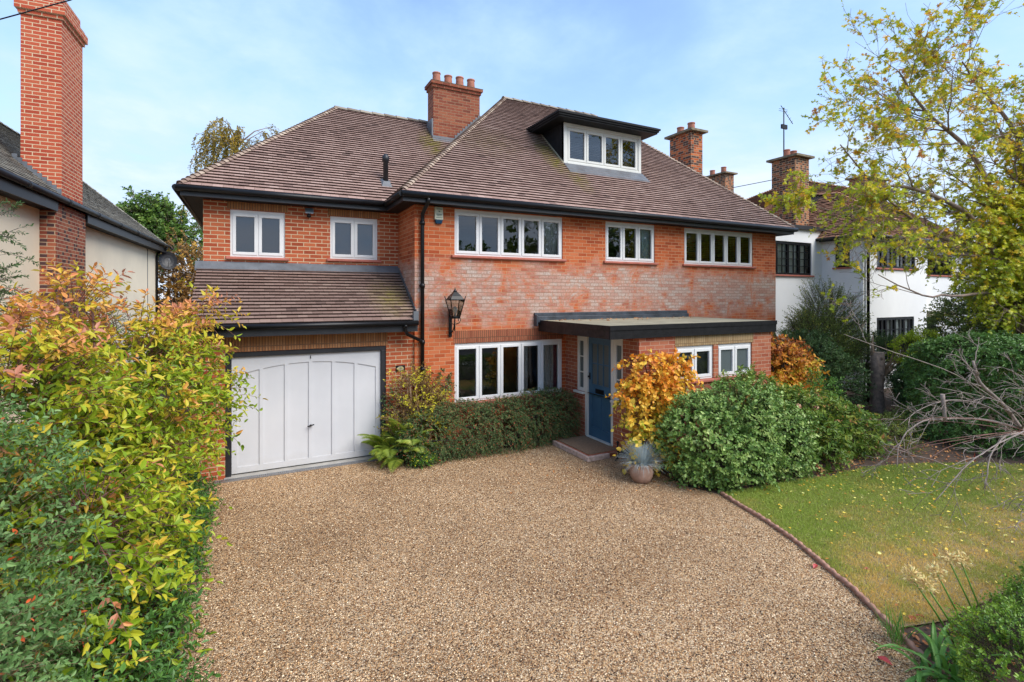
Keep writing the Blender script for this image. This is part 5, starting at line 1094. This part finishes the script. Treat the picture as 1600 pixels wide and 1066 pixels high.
shrub('oakleaf_hydrangea', 'orange and bronze autumn shrub at the right end of the porch', 'shrub', (10.4, 7.3, 0),
      [(10.45, 7.45, 1.3, .62, .45, .75), (10.95, 7.4, 1.05, .5, .42, .6), (10.0, 7.2, .85, .6, .35, .42), (9.4, 6.8, .75, .5, .25, .25)], 1300, 43, 'lf_autumn', L=(.12, .3), nl=9, ll=.08, lw=.05, up=.3, tr=.004, depth=.35, tpl=LEAFR, rnd=lambda p, i, t_, rs: np.clip(.66-.35*sstep(p[:, 2], 1.4, 2.0)+rs.normal(0, .14, i.max()+1)[i]+rs.normal(0, .13, len(p)), 0, 1))
shrub('phlomis', 'bright green leafy plant between the autumn shrub and the dark bushes', 'plant', (10.7, 6.7, 0), [(10.8, 6.75, .7, .35, .3, .5), (10.5, 6.5, .45, .5, .35, .4)], 420, 44, 'lf_strap', L=(.15, .35), nl=9, ll=.07, lw=.024, up=.9, tr=.004)
shrub('escallonia', 'tall feathery grey green bush against the white house wall', 'bush', (14.1, 8.5, 0), [(13.9, 8.4, 2.0, .9, .7, 1.0), (14.8, 8.9, 1.5, .8, .5, .8), (13.3, 8.3, 1.5, .9, .6, 1.0)], 3000, 45, 'lf_mid', L=(.2, .5), nl=12, ll=.05, lw=.018, up=.7, droop=.1, tr=.005, depth=.3)
shrub('yew_bush', 'dark bushy shrub below the feathery bush, left of the cut trunk', 'bush', (12.6, 7.7, 0), [(12.5, 7.9, 1.05, .8, .6, .85), (12.95, 7.5, .75, .5, .45, .72), (11.7, 7.9, .9, .7, .5, .8), (12.3, 8.1, 1.6, .8, .5, .5)], 2600, 46, 'lf_dark', L=(.1, .26), nl=11, ll=.055, lw=.025, up=.3, tr=.004, depth=.25)
shrub('camellia', 'small glossy dark bush right of the cut trunk', 'bush', (14.3, 6.75, 0), [(14.75, 6.65, .72, .5, .45, .65)], 900, 47, 'lf_dark', L=(.1, .22), nl=11, ll=.06, lw=.03, up=.3, tr=.004, depth=.25)
shrub('perennial', 'low grey green perennials in the leaf strewn bed', 'plant', (11.2, 5.6, 0), [(11.0, 5.5, .18, .6, .4, .25), (11.9, 5.9, .2, .6, .4, .28), (12.8, 6.0, .2, .5, .4, .3)], 520, 48, 'lf_mid', L=(.1, .22), nl=9, ll=.05, lw=.016, up=.7, tr=.003, stems=0)
shrub('cypress', 'feathery mid green bush behind the cut trunk', 'bush', (15.5, 8.2, 0), [(15.6, 8.1, 1.35, .9, .5, .45), (16.3, 7.9, 1.1, .7, .5, .6)], 1100, 49, 'lf_conifer', L=(.2, .4), nl=16, ll=.055, lw=.012, up=.6, tr=.004, depth=.35)
shrub('privet', 'lime yellow shrub beside the big laurel hedge', 'shrub', (14.6, 6.8, 0), [(14.85, 6.85, 1.62, .42, .3, .42), (15.2, 6.8, 1.75, .35, .3, .4), (14.6, 6.6, 1.3, .2, .2, .3)], 620, 50, 'lf_lime', L=(.1, .26), nl=10, ll=.05, lw=.026, up=.5, tr=.004)
rs = np.random.RandomState(51); th = thing('laurel_hedge', 'big rounded dark green hedge at the right edge behind the bare branches', 'hedge', (13.5, 4.3, 0))
P, Nn = sample_box(rs, (14.2, 4.0, .98), (1.25, 2.2, 1.12), .1, 7200, .14, .07, .55); k = P[:, 2] > .02; grow('x', th, P[k], Nn[k], rs, mat='lf_laurel', L=(.08, .2), nl=10, ll=.065, lw=.034, up=.1, droop=.5, tr=.004)
shrub('hedge_foot', 'low leafy growth at the foot of the big hedge beside the lawn', 'plant', (11.9, 4.9, 0), [(12.9, 5.4, .2, .4, .5, .35), (12.6, 4.6, .15, .35, .5, .3)], 500, 52, 'lf_laurel', L=(.08, .18), nl=9, ll=.05, lw=.026, up=.4, tr=.003, stems=0)
# cut trunk with dead side shoots
th = thing('cut_trunk', 'sawn off upright trunk with a splintered tip and dead shoots', 'tree stump', (14.3, 7.35, 0))
m = MB(); m.tube([(14.3, 7.35, 0), (14.3, 7.35, .12), (14.29, 7.36, .6), (14.3, 7.34, 1.1), (14.3, 7.35, 1.56)], [.24, .17, .145, .15, .155], 14)
for k in range(9): z = .3+k*.14; a = k*2.1; m.tube([(14.3+.12*math.cos(a), 7.35+.12*math.sin(a), z), (14.3+.2*math.cos(a), 7.35+.2*math.sin(a), z+.02)], [.035, .025], 6)
m.build('trunk', 'bark', th)
m = MB(); m.lathe([(.14, 0), (.14, .012)], (14.3, 7.35, 1.555), 14); m.tube([(14.18, 7.4, 1.5), (14.16, 7.4, 1.75), (14.2, 7.4, 2.0)], [.05, .03, .01], 5); m.build('cut_face', 'cut_wood', th)
m = MB(); rr = random.Random(8)
for k in range(16):
    a = Vector((14.45, 7.25, rr.uniform(.9, 1.2))); p = [a]; d = Vector((rr.uniform(.3, 1.2), rr.uniform(-.5, .1), rr.uniform(.0, 1.0))).normalized()
    for i in range(5): d = (d+Vector((rr.uniform(-.3, .3), rr.uniform(-.3, .3), rr.uniform(-.05, .4)))).normalized(); p.append(p[-1]+d*.19)
    m.tube(p, [.02, .016, .012, .009, .006, .003], 5)
m.build('dead_shoots', 'twig_tan', th)
# low clipped box hedge bottom right, strap leaves, dried flower heads
rs = np.random.RandomState(53); th = thing('box_hedge', 'low clipped box hedge in the near right corner', 'hedge', (6.4, 1.2, 0))
P, Nn = sample_box(rs, (6.35, 1.15, .3), (1.95, .72, .34), .0, 6500, .08, .05, .3); k = P[:, 2] > .02; grow('x', th, P[k], Nn[k], rs, mat='lf_box', L=(.05, .14), nl=11, ll=.024, lw=.014, up=.5, tr=.002, droop=.1, tpl=LEAFR,
     rnd=lambda p, i, t_, rs: np.clip(.25+.35*sstep(np.sin(p[:, 0]*3)+np.cos(p[:, 1]*4+p[:, 0]*2), -.3, 1.2)+rs.normal(0, .15, i.max()+1)[i]+rs.normal(0, .12, len(p)), 0, 1))
def blades(name, label, cat, loc, n, L, w, mat, seed, el=(.4, 1.3), az=(0, 6.28), bend=.12, spread=.08):
    rr = random.Random(seed); mb = MB()
    for k in range(n):
        a = rr.uniform(*az); e = rr.uniform(*el); p = Vector(loc)+Vector((rr.uniform(-spread, spread), rr.uniform(-spread, spread), 0)); d = Vector((math.cos(a)*math.cos(e), math.sin(a)*math.cos(e), math.sin(e))); sd = Vector((-math.sin(a), math.cos(a), 0)); Lk = L*rr.uniform(.7, 1.1); K = 9; r = rr.random()*.8+(.2 if rr.random() < .1 else 0)
        for i in range(K):
            q = p+d*Lk/K; d = (d+Vector((0, 0, -bend-.02*i))).normalized(); q.z = max(q.z, .02); w0, w1 = w*math.sin(PI*(i/K*.8+.2)), w*math.sin(PI*((i+1)/K*.8+.2)); up = Vector((0, 0, w*.35))
            mb.face([p-sd*w0+up, p, q, q-sd*w1+up], r); mb.face([p, p+sd*w0+up, q+sd*w1+up, q], r); p = q
    return tag(mb.build(name, mat), label, cat)
blades('agapanthus_leaves', 'clump of bright green strap leaves at the corner of the gravel', 'plant', (4.82, 2.0, .02), 46, .5, .017, 'lf_strap', 1, bend=.16, spread=.14)
blades('grass_tuft', 'thin dark green grass tuft by the end of the rope edging', 'plant', (4.98, 2.42, .0), 40, .3, .004, 'lf_strap', 2, el=(.9, 1.5), bend=.05, spread=.06)
th = thing('dried_agapanthus', 'five dried seed heads on leaning green stalks by the corner of the lawn', 'flowers', (5.5, 2.1, 0))
m = MB(); HD = [((4.97, 2.29, .62), (5.34, 2.12)), ((5.02, 2.2, .57), (5.38, 2.08)), ((5.19, 2.2, .63), (5.52, 2.1)), ((5.38, 2.2, .71), (5.74, 2.1)), ((5.5, 2.16, .68), (5.77, 2.07))]
for hd, (bx, by) in HD: m = MB(); m.tube([(bx, by, 0), ((bx+hd[0])/2+.03, (by+hd[1])/2, hd[2]*.48), hd], [.009, .008, .006], 6, .7); m.build('stalk', 'lf_strap', th)
pass; rs = np.random.RandomState(3)
for hd, _b in HD:
    n = 130; d = unit(rs.normal(size=(n, 3))+np.array([0, 0, .25])); P = np.array(hd)+np.array([0, 0, .02])+d*rs.uniform(.02, .066, (n, 1)); L = rs.uniform(.022, .038, n)
    h_ = leafcloud('flower_head', P, d+rs.normal(size=(n, 3))*.6, rs.normal(size=(n, 3)), L, L*.55, rs.random(n), 'lf_seed', th, LEAF6)
    m = MB()
    for k in range(0, n, 3): m.tube([hd, tuple(P[k])], .0015, 3)
    m.build('florets', 'lf_seed', h_) if False else None

def branchy(mb, p, d, L, r, lev, rr, out, up=.05, wig=.16, kids=(4, 5), ratio=.6, keep=1, ends=None, minr=.002, spread=.75, nseg=5):
    pts = [p.copy()]; ds = []
    for i in range(nseg):
        d = (d+Vector((rr.gauss(0, wig), rr.gauss(0, wig), rr.gauss(0, wig)+up))).normalized(); p = p+d*L/nseg; pts.append(p.copy()); ds.append(d.copy())
    mb.tube(pts, [max(minr, r*(1-.7*i/nseg)) for i in range(nseg+1)], 6 if r > .02 else 4)
    if lev == 0:
        for q, e in zip(pts[1:], ds): out.append((q, e))
        return
    for k in range(rr.randint(*kids)):
        t_ = rr.uniform(.2, 1); i = min(nseg-1, int(t_*nseg)); q = pts[i].lerp(pts[i+1], t_*nseg-i); e = ds[i]; s_ = e.orthogonal().normalized(); s_.rotate(Matrix.Rotation(rr.uniform(0, 6.28), 3, e)); nd = (e+s_*spread*rr.uniform(.6, 1.2)).normalized()
        branchy(mb, q, nd, L*ratio*rr.uniform(.75, 1.15), r*.5*(1-.4*t_), lev-1, rr, out, up, wig, kids, ratio, minr=minr, spread=spread, nseg=nseg)
def polytree(name, label, cat, base, limbs, seed, leaf, bark, lv=2, kids=(4, 5), ratio=.42, up=.03, nl=7, L=(.12, .3), ll=.075, lw=.06, tpl=PALM, rnd=None, frac=1., cl=.38, spread=.8, minr=.0035, extra=None, wig=.16, droop=.35):
    rr = random.Random(seed); rs = np.random.RandomState(seed); th = thing(name, label, cat, base); mb = MB(); tw = MB(); out = []
    for pts, r0, r1, ns, dens in limbs:
        pts = [Vector(p) for p in pts]; n = len(pts); sm = []
        for i in range(n-1):
            p0, p1, p2, p3 = pts[max(0, i-1)], pts[i], pts[i+1], pts[min(n-1, i+2)]
            for k in range(4):
                t_ = k/4; sm.append(.5*((2*p1)+(p2-p0)*t_+(2*p0-5*p1+4*p2-p3)*t_**2+(-p0+3*p1-3*p2+p3)*t_**3)+Vector((rr.gauss(0, r0*.25),)*3))
        sm.append(pts[-1]); mb.tube(sm, [r0+(r1-r0)*i/(len(sm)-1) for i in range(len(sm))], 8)
        tot = sum((a-b).length for a, b in zip(sm, sm[1:]))
        for k in range(ns):
            t_ = rr.uniform(.25, 1) if ns > 2 else .9; i = min(len(sm)-2, int(t_*(len(sm)-1))); e = (sm[i+1]-sm[i]).normalized(); s_ = e.orthogonal().normalized(); s_.rotate(Matrix.Rotation(rr.uniform(0, 6.28), 3, e)); nd = (e+s_*spread).normalized(); o_ = []
            branchy(tw, sm[i].copy(), nd, max(.5, tot*cl)*rr.uniform(.7, 1.2), max(minr*1.5, (r0+(r1-r0)*t_)*.5), lv-1, rr, o_, up, wig, kids, ratio*1.3, minr=minr, spread=spread)
            out += [q for q in o_ if rr.random() < dens]
    mb.build('trunk', bark, th); tw.build('branches', bark, th)
    if extra: out += extra(rr)
    if leaf and out:
        k = [i for i in range(len(out)) if rr.random() < frac]; P = np.array([out[i][0][:] for i in k]); D = np.array([out[i][1][:] for i in k])
        grow('x', th, P, D, rs, mat=leaf, L=L, nl=nl, ll=ll, lw=lw, up=.0, droop=droop, tpl=tpl, tw=bark, tr=.003, rnd=rnd, name2='twigs', jitter=1.0)
    return th
LM = [
 ([(17.2, 5.3, 0), (17.15, 5.3, 1.2), (16.9, 5.35, 2.3), (16.6, 5.4, 3.3)], .2, .16, 3, .5),
 ([(16.6, 5.4, 3.3), (15.5, 5.55, 4.2), (14.5, 5.7, 5.0), (13.0, 6.25, 5.5), (11.75, 6.4, 5.15)], .09, .015, 13, .32),
 ([(16.6, 5.4, 3.3), (16.0, 5.5, 4.9), (14.9, 5.65, 6.3), (13.6, 6.0, 7.2), (12.8, 6.15, 8.0)], .085, .015, 15, .5),
 ([(16.6, 5.4, 3.3), (16.9, 5.3, 5.2), (16.2, 5.3, 6.8), (15.1, 5.5, 7.7), (14.3, 5.6, 8.3)], .08, .015, 15, .5),
 ([(16.6, 5.4, 3.3), (17.5, 5.0, 5.5), (17.2, 4.9, 7.2), (16.9, 5.2, 8.4)], .08, .015, 15, .5),
 ([(15.5, 5.55, 4.2), (14.3, 5.9, 4.3), (13.2, 6.1, 4.75), (12.2, 6.3, 5.4), (11.4, 6.6, 6.3)], .05, .012, 10, .3),
 ([(16.6, 5.4, 3.2), (15.3, 5.45, 3.1), (14.0, 5.5, 3.02), (12.8, 5.7, 3.02), (11.6, 5.95, 3.45)], .045, .01, 4, .15),
 ([(16.2, 5.4, 3.8), (14.9, 5.5, 3.9), (13.7, 5.7, 4.0), (12.6, 5.8, 4.3)], .05, .01, 7, .25),
 ([(13.0, 6.25, 5.5), (12.2, 6.5, 5.0), (11.3, 6.8, 4.9), (10.5, 7.0, 5.15)], .03, .008, 5, .4),
]
def mass(blobs, n, seed):
    def f(rr):
        rs = np.random.RandomState(seed); P, N_2 = sample_blobs(rs, blobs, n, .55, .2, inner=.1); return [(Vector(p), Vector(q)) for p, q in zip(P, N_2)]
    return f
rm = lambda p, i, t_, rs: np.clip(.52+.12*sstep(p[:, 2], 3.5, 7)-.12*sstep(p[:, 2], 4.2, 2.6)+rs.normal(0, .17, i.max()+1)[i]+rs.normal(0, .08, len(p)), 0, 1)
polytree('field_maple', 'tall spreading maple with yellow and green autumn leaves leaning over the white house', 'tree', (17.2, 5.3, 0), LM, 5, 'lf_maple', 'bark', lv=3, nl=7, ll=.08, lw=.076, rnd=rm, frac=1, cl=.24, ratio=.46, L=(.1, .25),
  extra=mass([(15.7, 5.4, 3.9, 1.1, .7, .9), (16.6, 5.2, 5.2, 1.3, .9, 1.1), (17.6, 5.0, 3.4, 1.3, .9, 1.2), (16.1, 5.3, 2.9, 1.0, .6, .6), (17.9, 4.8, 6.8, 1.3, .9, 1.2), (15.2, 5.5, 5.0, 1.0, .6, .7), (16.3, 5.3, 4.5, 1.0, .7, .8), (17.5, 5.0, 5.3, 1.2, .8, 1.3), (16.9, 5.1, 3.5, 1.2, .7, .8), (15.0, 5.5, 3.4, .6, .5, .5), (17.6, 4.9, 6.3, 1.1, .8, 1.0)], 6600, 6))
shrub('holly_tree', 'dense olive green tree foliage below the maple and above the big hedge', 'tree', (17.2, 6.6, 0), [(17.0, 6.5, 2.3, 1.0, .8, .75), (18.2, 6.3, 2.4, 1.4, .9, 1.0), (17.8, 6.4, 1.3, 1.6, .8, 1.0)], 2300, 61, 'lf_mid', L=(.15, .4), nl=10, ll=.07, lw=.045, up=.2, tr=.005, depth=.4)
BR = [
 ([(11.75, 3.45, 0), (11.6, 3.55, .4), (11.4, 3.68, .8), (10.95, 3.77, 1.25), (10.55, 3.9, 1.6), (10.42, 3.94, 1.95)], 0.0440, .018, 8, 1),
 ([(11.4, 3.68, .8), (10.8, 3.95, .95), (10.1, 4.15, 1.0), (9.5, 4.3, .95), (9.1, 4.35, .7), (8.9, 4.3, .35)], 0.0208, .005, 11, 1),
 ([(11.6, 3.5, .5), (10.9, 3.5, .8), (10.3, 3.5, .85), (9.8, 3.5, .6), (9.5, 3.45, .2)], 0.0208, .005, 11, 1),
 ([(11.5, 3.6, .7), (10.9, 3.9, 1.15), (10.3, 4.1, 1.3), (9.7, 4.3, 1.2), (9.2, 4.4, .95)], 0.0160, .004, 10, 1),
 ([(11.7, 3.4, .4), (11.2, 3.1, .85), (10.5, 2.95, .9), (9.9, 2.9, .6), (9.3, 3.0, .2)], 0.0192, .004, 8, 1),
 ([(11.6, 3.5, .8), (11.7, 3.4, 1.2), (11.3, 3.5, 1.6), (10.9, 3.5, 1.7)], 0.0176, .005, 6, 1),
 ([(11.0, 3.75, 1.2), (10.0, 4.0, 1.75), (9.1, 4.4, 2.1), (8.3, 4.75, 2.4)], 0.0088, .004, 1, 1),
 ([(11.0, 3.4, .9), (10.1, 3.5, 1.4), (9.4, 4.0, 1.6)], 0.0080, .004, 3, 1),
 ([(11.3, 3.1, .9), (10.4, 2.95, 1.2), (9.4, 3.0, 1.15), (8.5, 3.2, .85), (7.8, 3.35, .35)], 0.0160, .004, 9, 1),
 ([(11.4, 2.9, .6), (10.4, 2.5, .75), (9.4, 2.4, .6), (8.6, 2.5, .2)], 0.0160, .004, 8, 1),
 ([(9.95, 4.12, 1.0), (9.92, 4.14, 1.42)], 0.0288, .032, 0, 1)]
polytree('bare_magnolia', 'leafless grey shrub with tangled drooping branches at the right edge of the lawn', 'shrub', (11.75, 3.45, 0), BR, 9, None, 'bark_grey', lv=3, kids=(2, 3), ratio=.42, cl=.2, up=-.03, spread=.75, minr=.0035, wig=.2)
for (x, y, z, r) in ((9.05, 3.72, 1.0, .05), (10.0, 3.4, .62, .045)): pass
m = MB(); 
for (c, s_) in (((10.65, 4.0, .42), .1), ((11.2, 3.1, 1.05), .06)):
    c = Vector(c); m.face([c, c+Vector((.3*s_, .1*s_, -.5*s_)), c+Vector((.1*s_, 0, -1.3*s_)), c+Vector((-.25*s_, -.1*s_, -.6*s_))], .5); m.face([c, c+Vector((.1*s_, 0, -1.3*s_)), c+Vector((.45*s_, .35*s_, -.8*s_))], .8)
m.build('last_leaves', 'lf_redleaf', bpy.data.objects['bare_magnolia'])
m = MB(); rr = random.Random(4)
for k in range(5):
    p = Vector((11.4, 3.6, .7+.1*rr.random())); d = Vector((-1, rr.uniform(0, .5), rr.uniform(0, .45))).normalized(); pts = [p]
    for i in range(9): d = (d+Vector((rr.gauss(0, .07), rr.gauss(0, .07), -.045))).normalized(); p = p+d*.3; pts.append(p)
    m.tube(pts, [.008-.0006*i for i in range(10)], 5)
m.build('red_shoots', 'bark_red', bpy.data.objects['bare_magnolia'])

# conifer spray entering at the far left
th = thing('leylandii', 'feathery conifer sprays reaching in from the left edge', 'conifer', (-3.0, 7.0, 0)); rr = random.Random(5); mb = MB(); out = []
mb.tube([(-3.3, 7.0, 0), (-3.3, 7.0, 2), (-3.25, 7.0, 3.7)], [.08, .06, .02], 7)
for k in range(22): z = rr.uniform(1.6, 3.6); a = rr.uniform(-1.2, 1.2); branchy(mb, Vector((-3.3, 7.0, z)), Vector((math.cos(a), math.sin(a)*.7, .25)), rr.uniform(.5, 1.0), .012, 1, rr, out, up=-.03, wig=.08, kids=(4, 6), ratio=.4)
mb.build('trunk', 'bark_dark', th); P = np.array([q[0][:] for q in out]); D = np.array([q[1][:] for q in out]); grow('x', th, P, D, np.random.RandomState(4), mat='lf_conifer', L=(.06, .14), nl=12, ll=.035, lw=.014, up=0, droop=.2, spread=.7, tr=.002)

# ---- trees behind the houses
def weeping(name, label, base, top, R, nb, seed, mat):
    rr = random.Random(seed); rs = np.random.RandomState(seed); th = thing(name, label, 'tree', base); mb = MB(); b, t_ = Vector(base), Vector(top); mb.tube([b, b.lerp(t_, .5), t_], [.25, .16, .04], 8); Ps, Ds = [], []
    for k in range(nb):
        s0 = b.lerp(t_, rr.uniform(.55, .98)); a = rr.uniform(0, 6.28); rad = R*rr.uniform(.4, 1.0); q = s0+Vector((math.cos(a)*rad, math.sin(a)*rad*.6, rr.uniform(.5, 1.9))); mb.tube([s0, s0.lerp(q, .5)+Vector((0, 0, .25)), q], [.05, .03, .012], 5)
        for j in range(9):
            p = s0.lerp(q, rr.uniform(.35, 1))+Vector((rr.gauss(0, .15), rr.gauss(0, .15), .1)); Lh = rr.uniform(.5, 2.0); pts = [p]; d = Vector((math.cos(a)*.4, math.sin(a)*.3, .1)).normalized()
            for i in range(8): d = (d+Vector((rr.gauss(0, .06), rr.gauss(0, .06), -.45))).normalized(); p = p+d*Lh/8; pts.append(p); Ps.append(p[:]); Ds.append(d[:])
            mb.tube(pts[::2], .006, 3)
    mb.build('trunk', 'bark', th); grow('x', th, np.array(Ps), np.array(Ds), rs, mat=mat, L=(.1, .25), nl=5, ll=.11, lw=.08, up=0, droop=.3, tr=.004, name2='twigs', jitter=.7)
weeping('birch', 'weeping birch with yellowing leaves rising behind the left roof slope', (-.9, 32, 0), (-.7, 32, 11.9), 2.3, 52, 71, 'lf_birch')
tree('oak', 'rounded green tree beyond the cream house roof', (-5.6, 38.8, 0), (-5.5, 38.8, 6.8), [(-5.6, 38.8, 7.9, 1.5, 1.3, 1.5), (-6.9, 39.2, 7.3, 1.3, 1.2, 1.3), (-4.6, 38.3, 7.0, 1.1, 1.0, 1.2), (-5.5, 38.6, 6.0, 1.9, 1.5, 1.0)], 2000, 72, 'lf_oak', L=(.25, .5), nl=9, ll=.19, lw=.15, tr=.02, bark='bark', depth=.7, lump=.25)
tree('hawthorn', 'rust coloured tree between the cream house and the brick house', (-2.4, 24.5, 0), (-2.4, 24.5, 3.4), [(-2.3, 24.6, 4.2, .9, .9, 1.1), (-3.0, 24.3, 3.4, .9, .8, 1.0), (-1.6, 24.5, 3.2, .9, .8, 1.0), (-2.3, 24, 2.2, 1.5, 1, 1)], 1000, 73, 'lf_rust', L=(.2, .5), nl=9, ll=.12, lw=.08, tr=.01, r0=.12, depth=.7)
tree('ash', 'darker green tree just left of the brick house corner', (-1.4, 29, 0), (-1.4, 29, 5.2), [(-1.5, 29, 6.3, 1.1, 1.0, 1.2), (-.9, 29, 5.2, 1.2, 1, 1.0), (-1.9, 29, 5.0, .9, .8, .8)], 600, 74, 'lf_oak', L=(.2, .5), nl=9, ll=.15, lw=.1, tr=.01, r0=.15, depth=.7)
for i, (x, y, h_, lab) in enumerate(((34, 24, 8, 'green tree far behind the white house'), (30, 9, 5.5, 'green tree beyond the right end of the white house'), (-14, 46, 7, 'green tree far behind the cream house'))):
    tree('background_tree', lab, (x, y, 0), (x, y, h_*.6), [(x, y, h_*.65, h_*.35, h_*.35, h_*.35), (x+1.5, y, h_*.5, h_*.3, h_*.3, h_*.3)], 700, 80+i, 'lf_oak', L=(.3, .6), nl=9, ll=.26, lw=.19, tr=.02, lump=.25, group='background trees')
# ---- trees across the road, mirrored in the window panes
for i, (x, y, h_, mt) in enumerate(((13, -15, 6.5, 'lf_oak'), (20, -13, 9.5, 'lf_mid'), (27, -12, 11, 'lf_oak'), (35, -13, 10, 'lf_maple'), (46, -13, 12, 'lf_oak'), (4, -17, 5.5, 'lf_mid'), (-6, -16, 6, 'lf_oak'))):
    tree('street_tree', 'tree across the road, seen only as a reflection in the window glass', (x, y, 0), (x, y, h_*.6), [(x, y, h_*.68, h_*.34, h_*.3, h_*.32), (x+1.8, y, h_*.5, h_*.3, h_*.25, h_*.3), (x-1.8, y+.4, h_*.46, h_*.28, h_*.25, h_*.28)], 520, 90+i, mt, L=(.4, .8), nl=8, ll=.36, lw=.28, tr=.03, lump=.25, group='street trees')

# ================================================================== CAMERA, SKY, SUN
cam = bpy.data.cameras.new('camera'); co = bpy.data.objects.new('camera', cam); C.objects.link(co); S.camera = co
co.location = (0, 0, 3.0); co.rotation_euler = (math.radians(90), 0, -math.atan(407/795)); cam.sensor_width = 36; cam.lens = 795/1600*36; cam.shift_y = -70/1600; cam.clip_end = 1500; cam.clip_start = .05
SE, SR = math.radians(46), math.radians(150)
W = bpy.data.worlds.new('World'); S.world = W; W.use_nodes = True; t = W.node_tree; t.nodes.clear()
class WT(NT):
    def __init__(s, tree): s.t = tree
t = WT(t); out = t.n('ShaderNodeOutputWorld'); sky = t.n('ShaderNodeTexSky', sky_type='NISHITA'); sky.sun_disc = False; sky.sun_elevation = SE; sky.sun_rotation = SR; sky.air_density = 1.0; sky.dust_density = .6; sky.ozone_density = 1.5
bg = t.n('ShaderNodeBackground'); t.l(sky.outputs[0], bg.inputs[0]); bg.inputs[1].default_value = .15
g = t.n('ShaderNodeTexCoord').outputs['Generated']; sp = t.n('ShaderNodeSeparateXYZ'); t.l(g, sp.inputs[0])
# project the view direction on a cloud deck
zc = t.math('MAXIMUM', t.math('ADD', sp.outputs[2], .22), .05); cb = t.n('ShaderNodeCombineXYZ'); t.l(t.math('DIVIDE', sp.outputs[0], zc), cb.inputs[0]); t.l(t.math('DIVIDE', sp.outputs[1], zc), cb.inputs[1])
n1 = t.noise(cb.outputs[0], 1.1, 7, .55, .4); n2 = t.noise(cb.outputs[0], 2.6, 8, .6, .2)
hz = t.n('ShaderNodeMapRange'); t.l(sp.outputs[2], hz.inputs[0]); hz.inputs[1].default_value = .5; hz.inputs[2].default_value = .0; hz.inputs[3].default_value = 0; hz.inputs[4].default_value = .34
dn = t.math('ADD', t.math('ADD', t.math('MULTIPLY', n1, .6), t.math('MULTIPLY', n2, .4)), hz.outputs[0])
mr = t.n('ShaderNodeMapRange', interpolation_type='SMOOTHSTEP'); t.l(dn, mr.inputs[0]); mr.inputs[1].default_value = .36; mr.inputs[2].default_value = .70
cl = t.n('ShaderNodeBackground'); t.l(t.ramp(dn, [(.42, (.36, .62, 1.0)), (.68, (.56, .74, 1.0)), (.9, (.85, .9, 1))]), cl.inputs[0]); cl.inputs[1].default_value = .60
mx = t.n('ShaderNodeMixShader'); t.l(mr.outputs[0], mx.inputs[0]); t.l(bg.outputs[0], mx.inputs[1]); t.l(cl.outputs[0], mx.inputs[2]); t.l(mx.outputs[0], out.inputs[0])
su = bpy.data.lights.new('sun', 'SUN'); su.energy = 2.05; su.angle = math.radians(45); su.color = (1, .95, .87); so = bpy.data.objects.new('sun', su); C.objects.link(so)
# sun stands behind the camera, to its left
az = SR; sd = Vector((math.sin(az)*math.cos(SE), math.cos(az)*math.cos(SE), math.sin(SE))); so.rotation_euler = sd.to_track_quat('Z', 'Y').to_euler(); so.location = (0, -10, 20)
S.view_settings.view_transform = 'Standard'; S.view_settings.look = 'None'; S.view_settings.gamma = 1; S.view_settings.exposure = 1.08
S.cycles.max_bounces = 5; S.cycles.diffuse_bounces = 4; S.cycles.glossy_bounces = 3; S.cycles.transmission_bounces = 3; S.cycles.transparent_max_bounces = 8; S.cycles.use_denoising = True
S.cycles.sample_clamp_indirect = 6
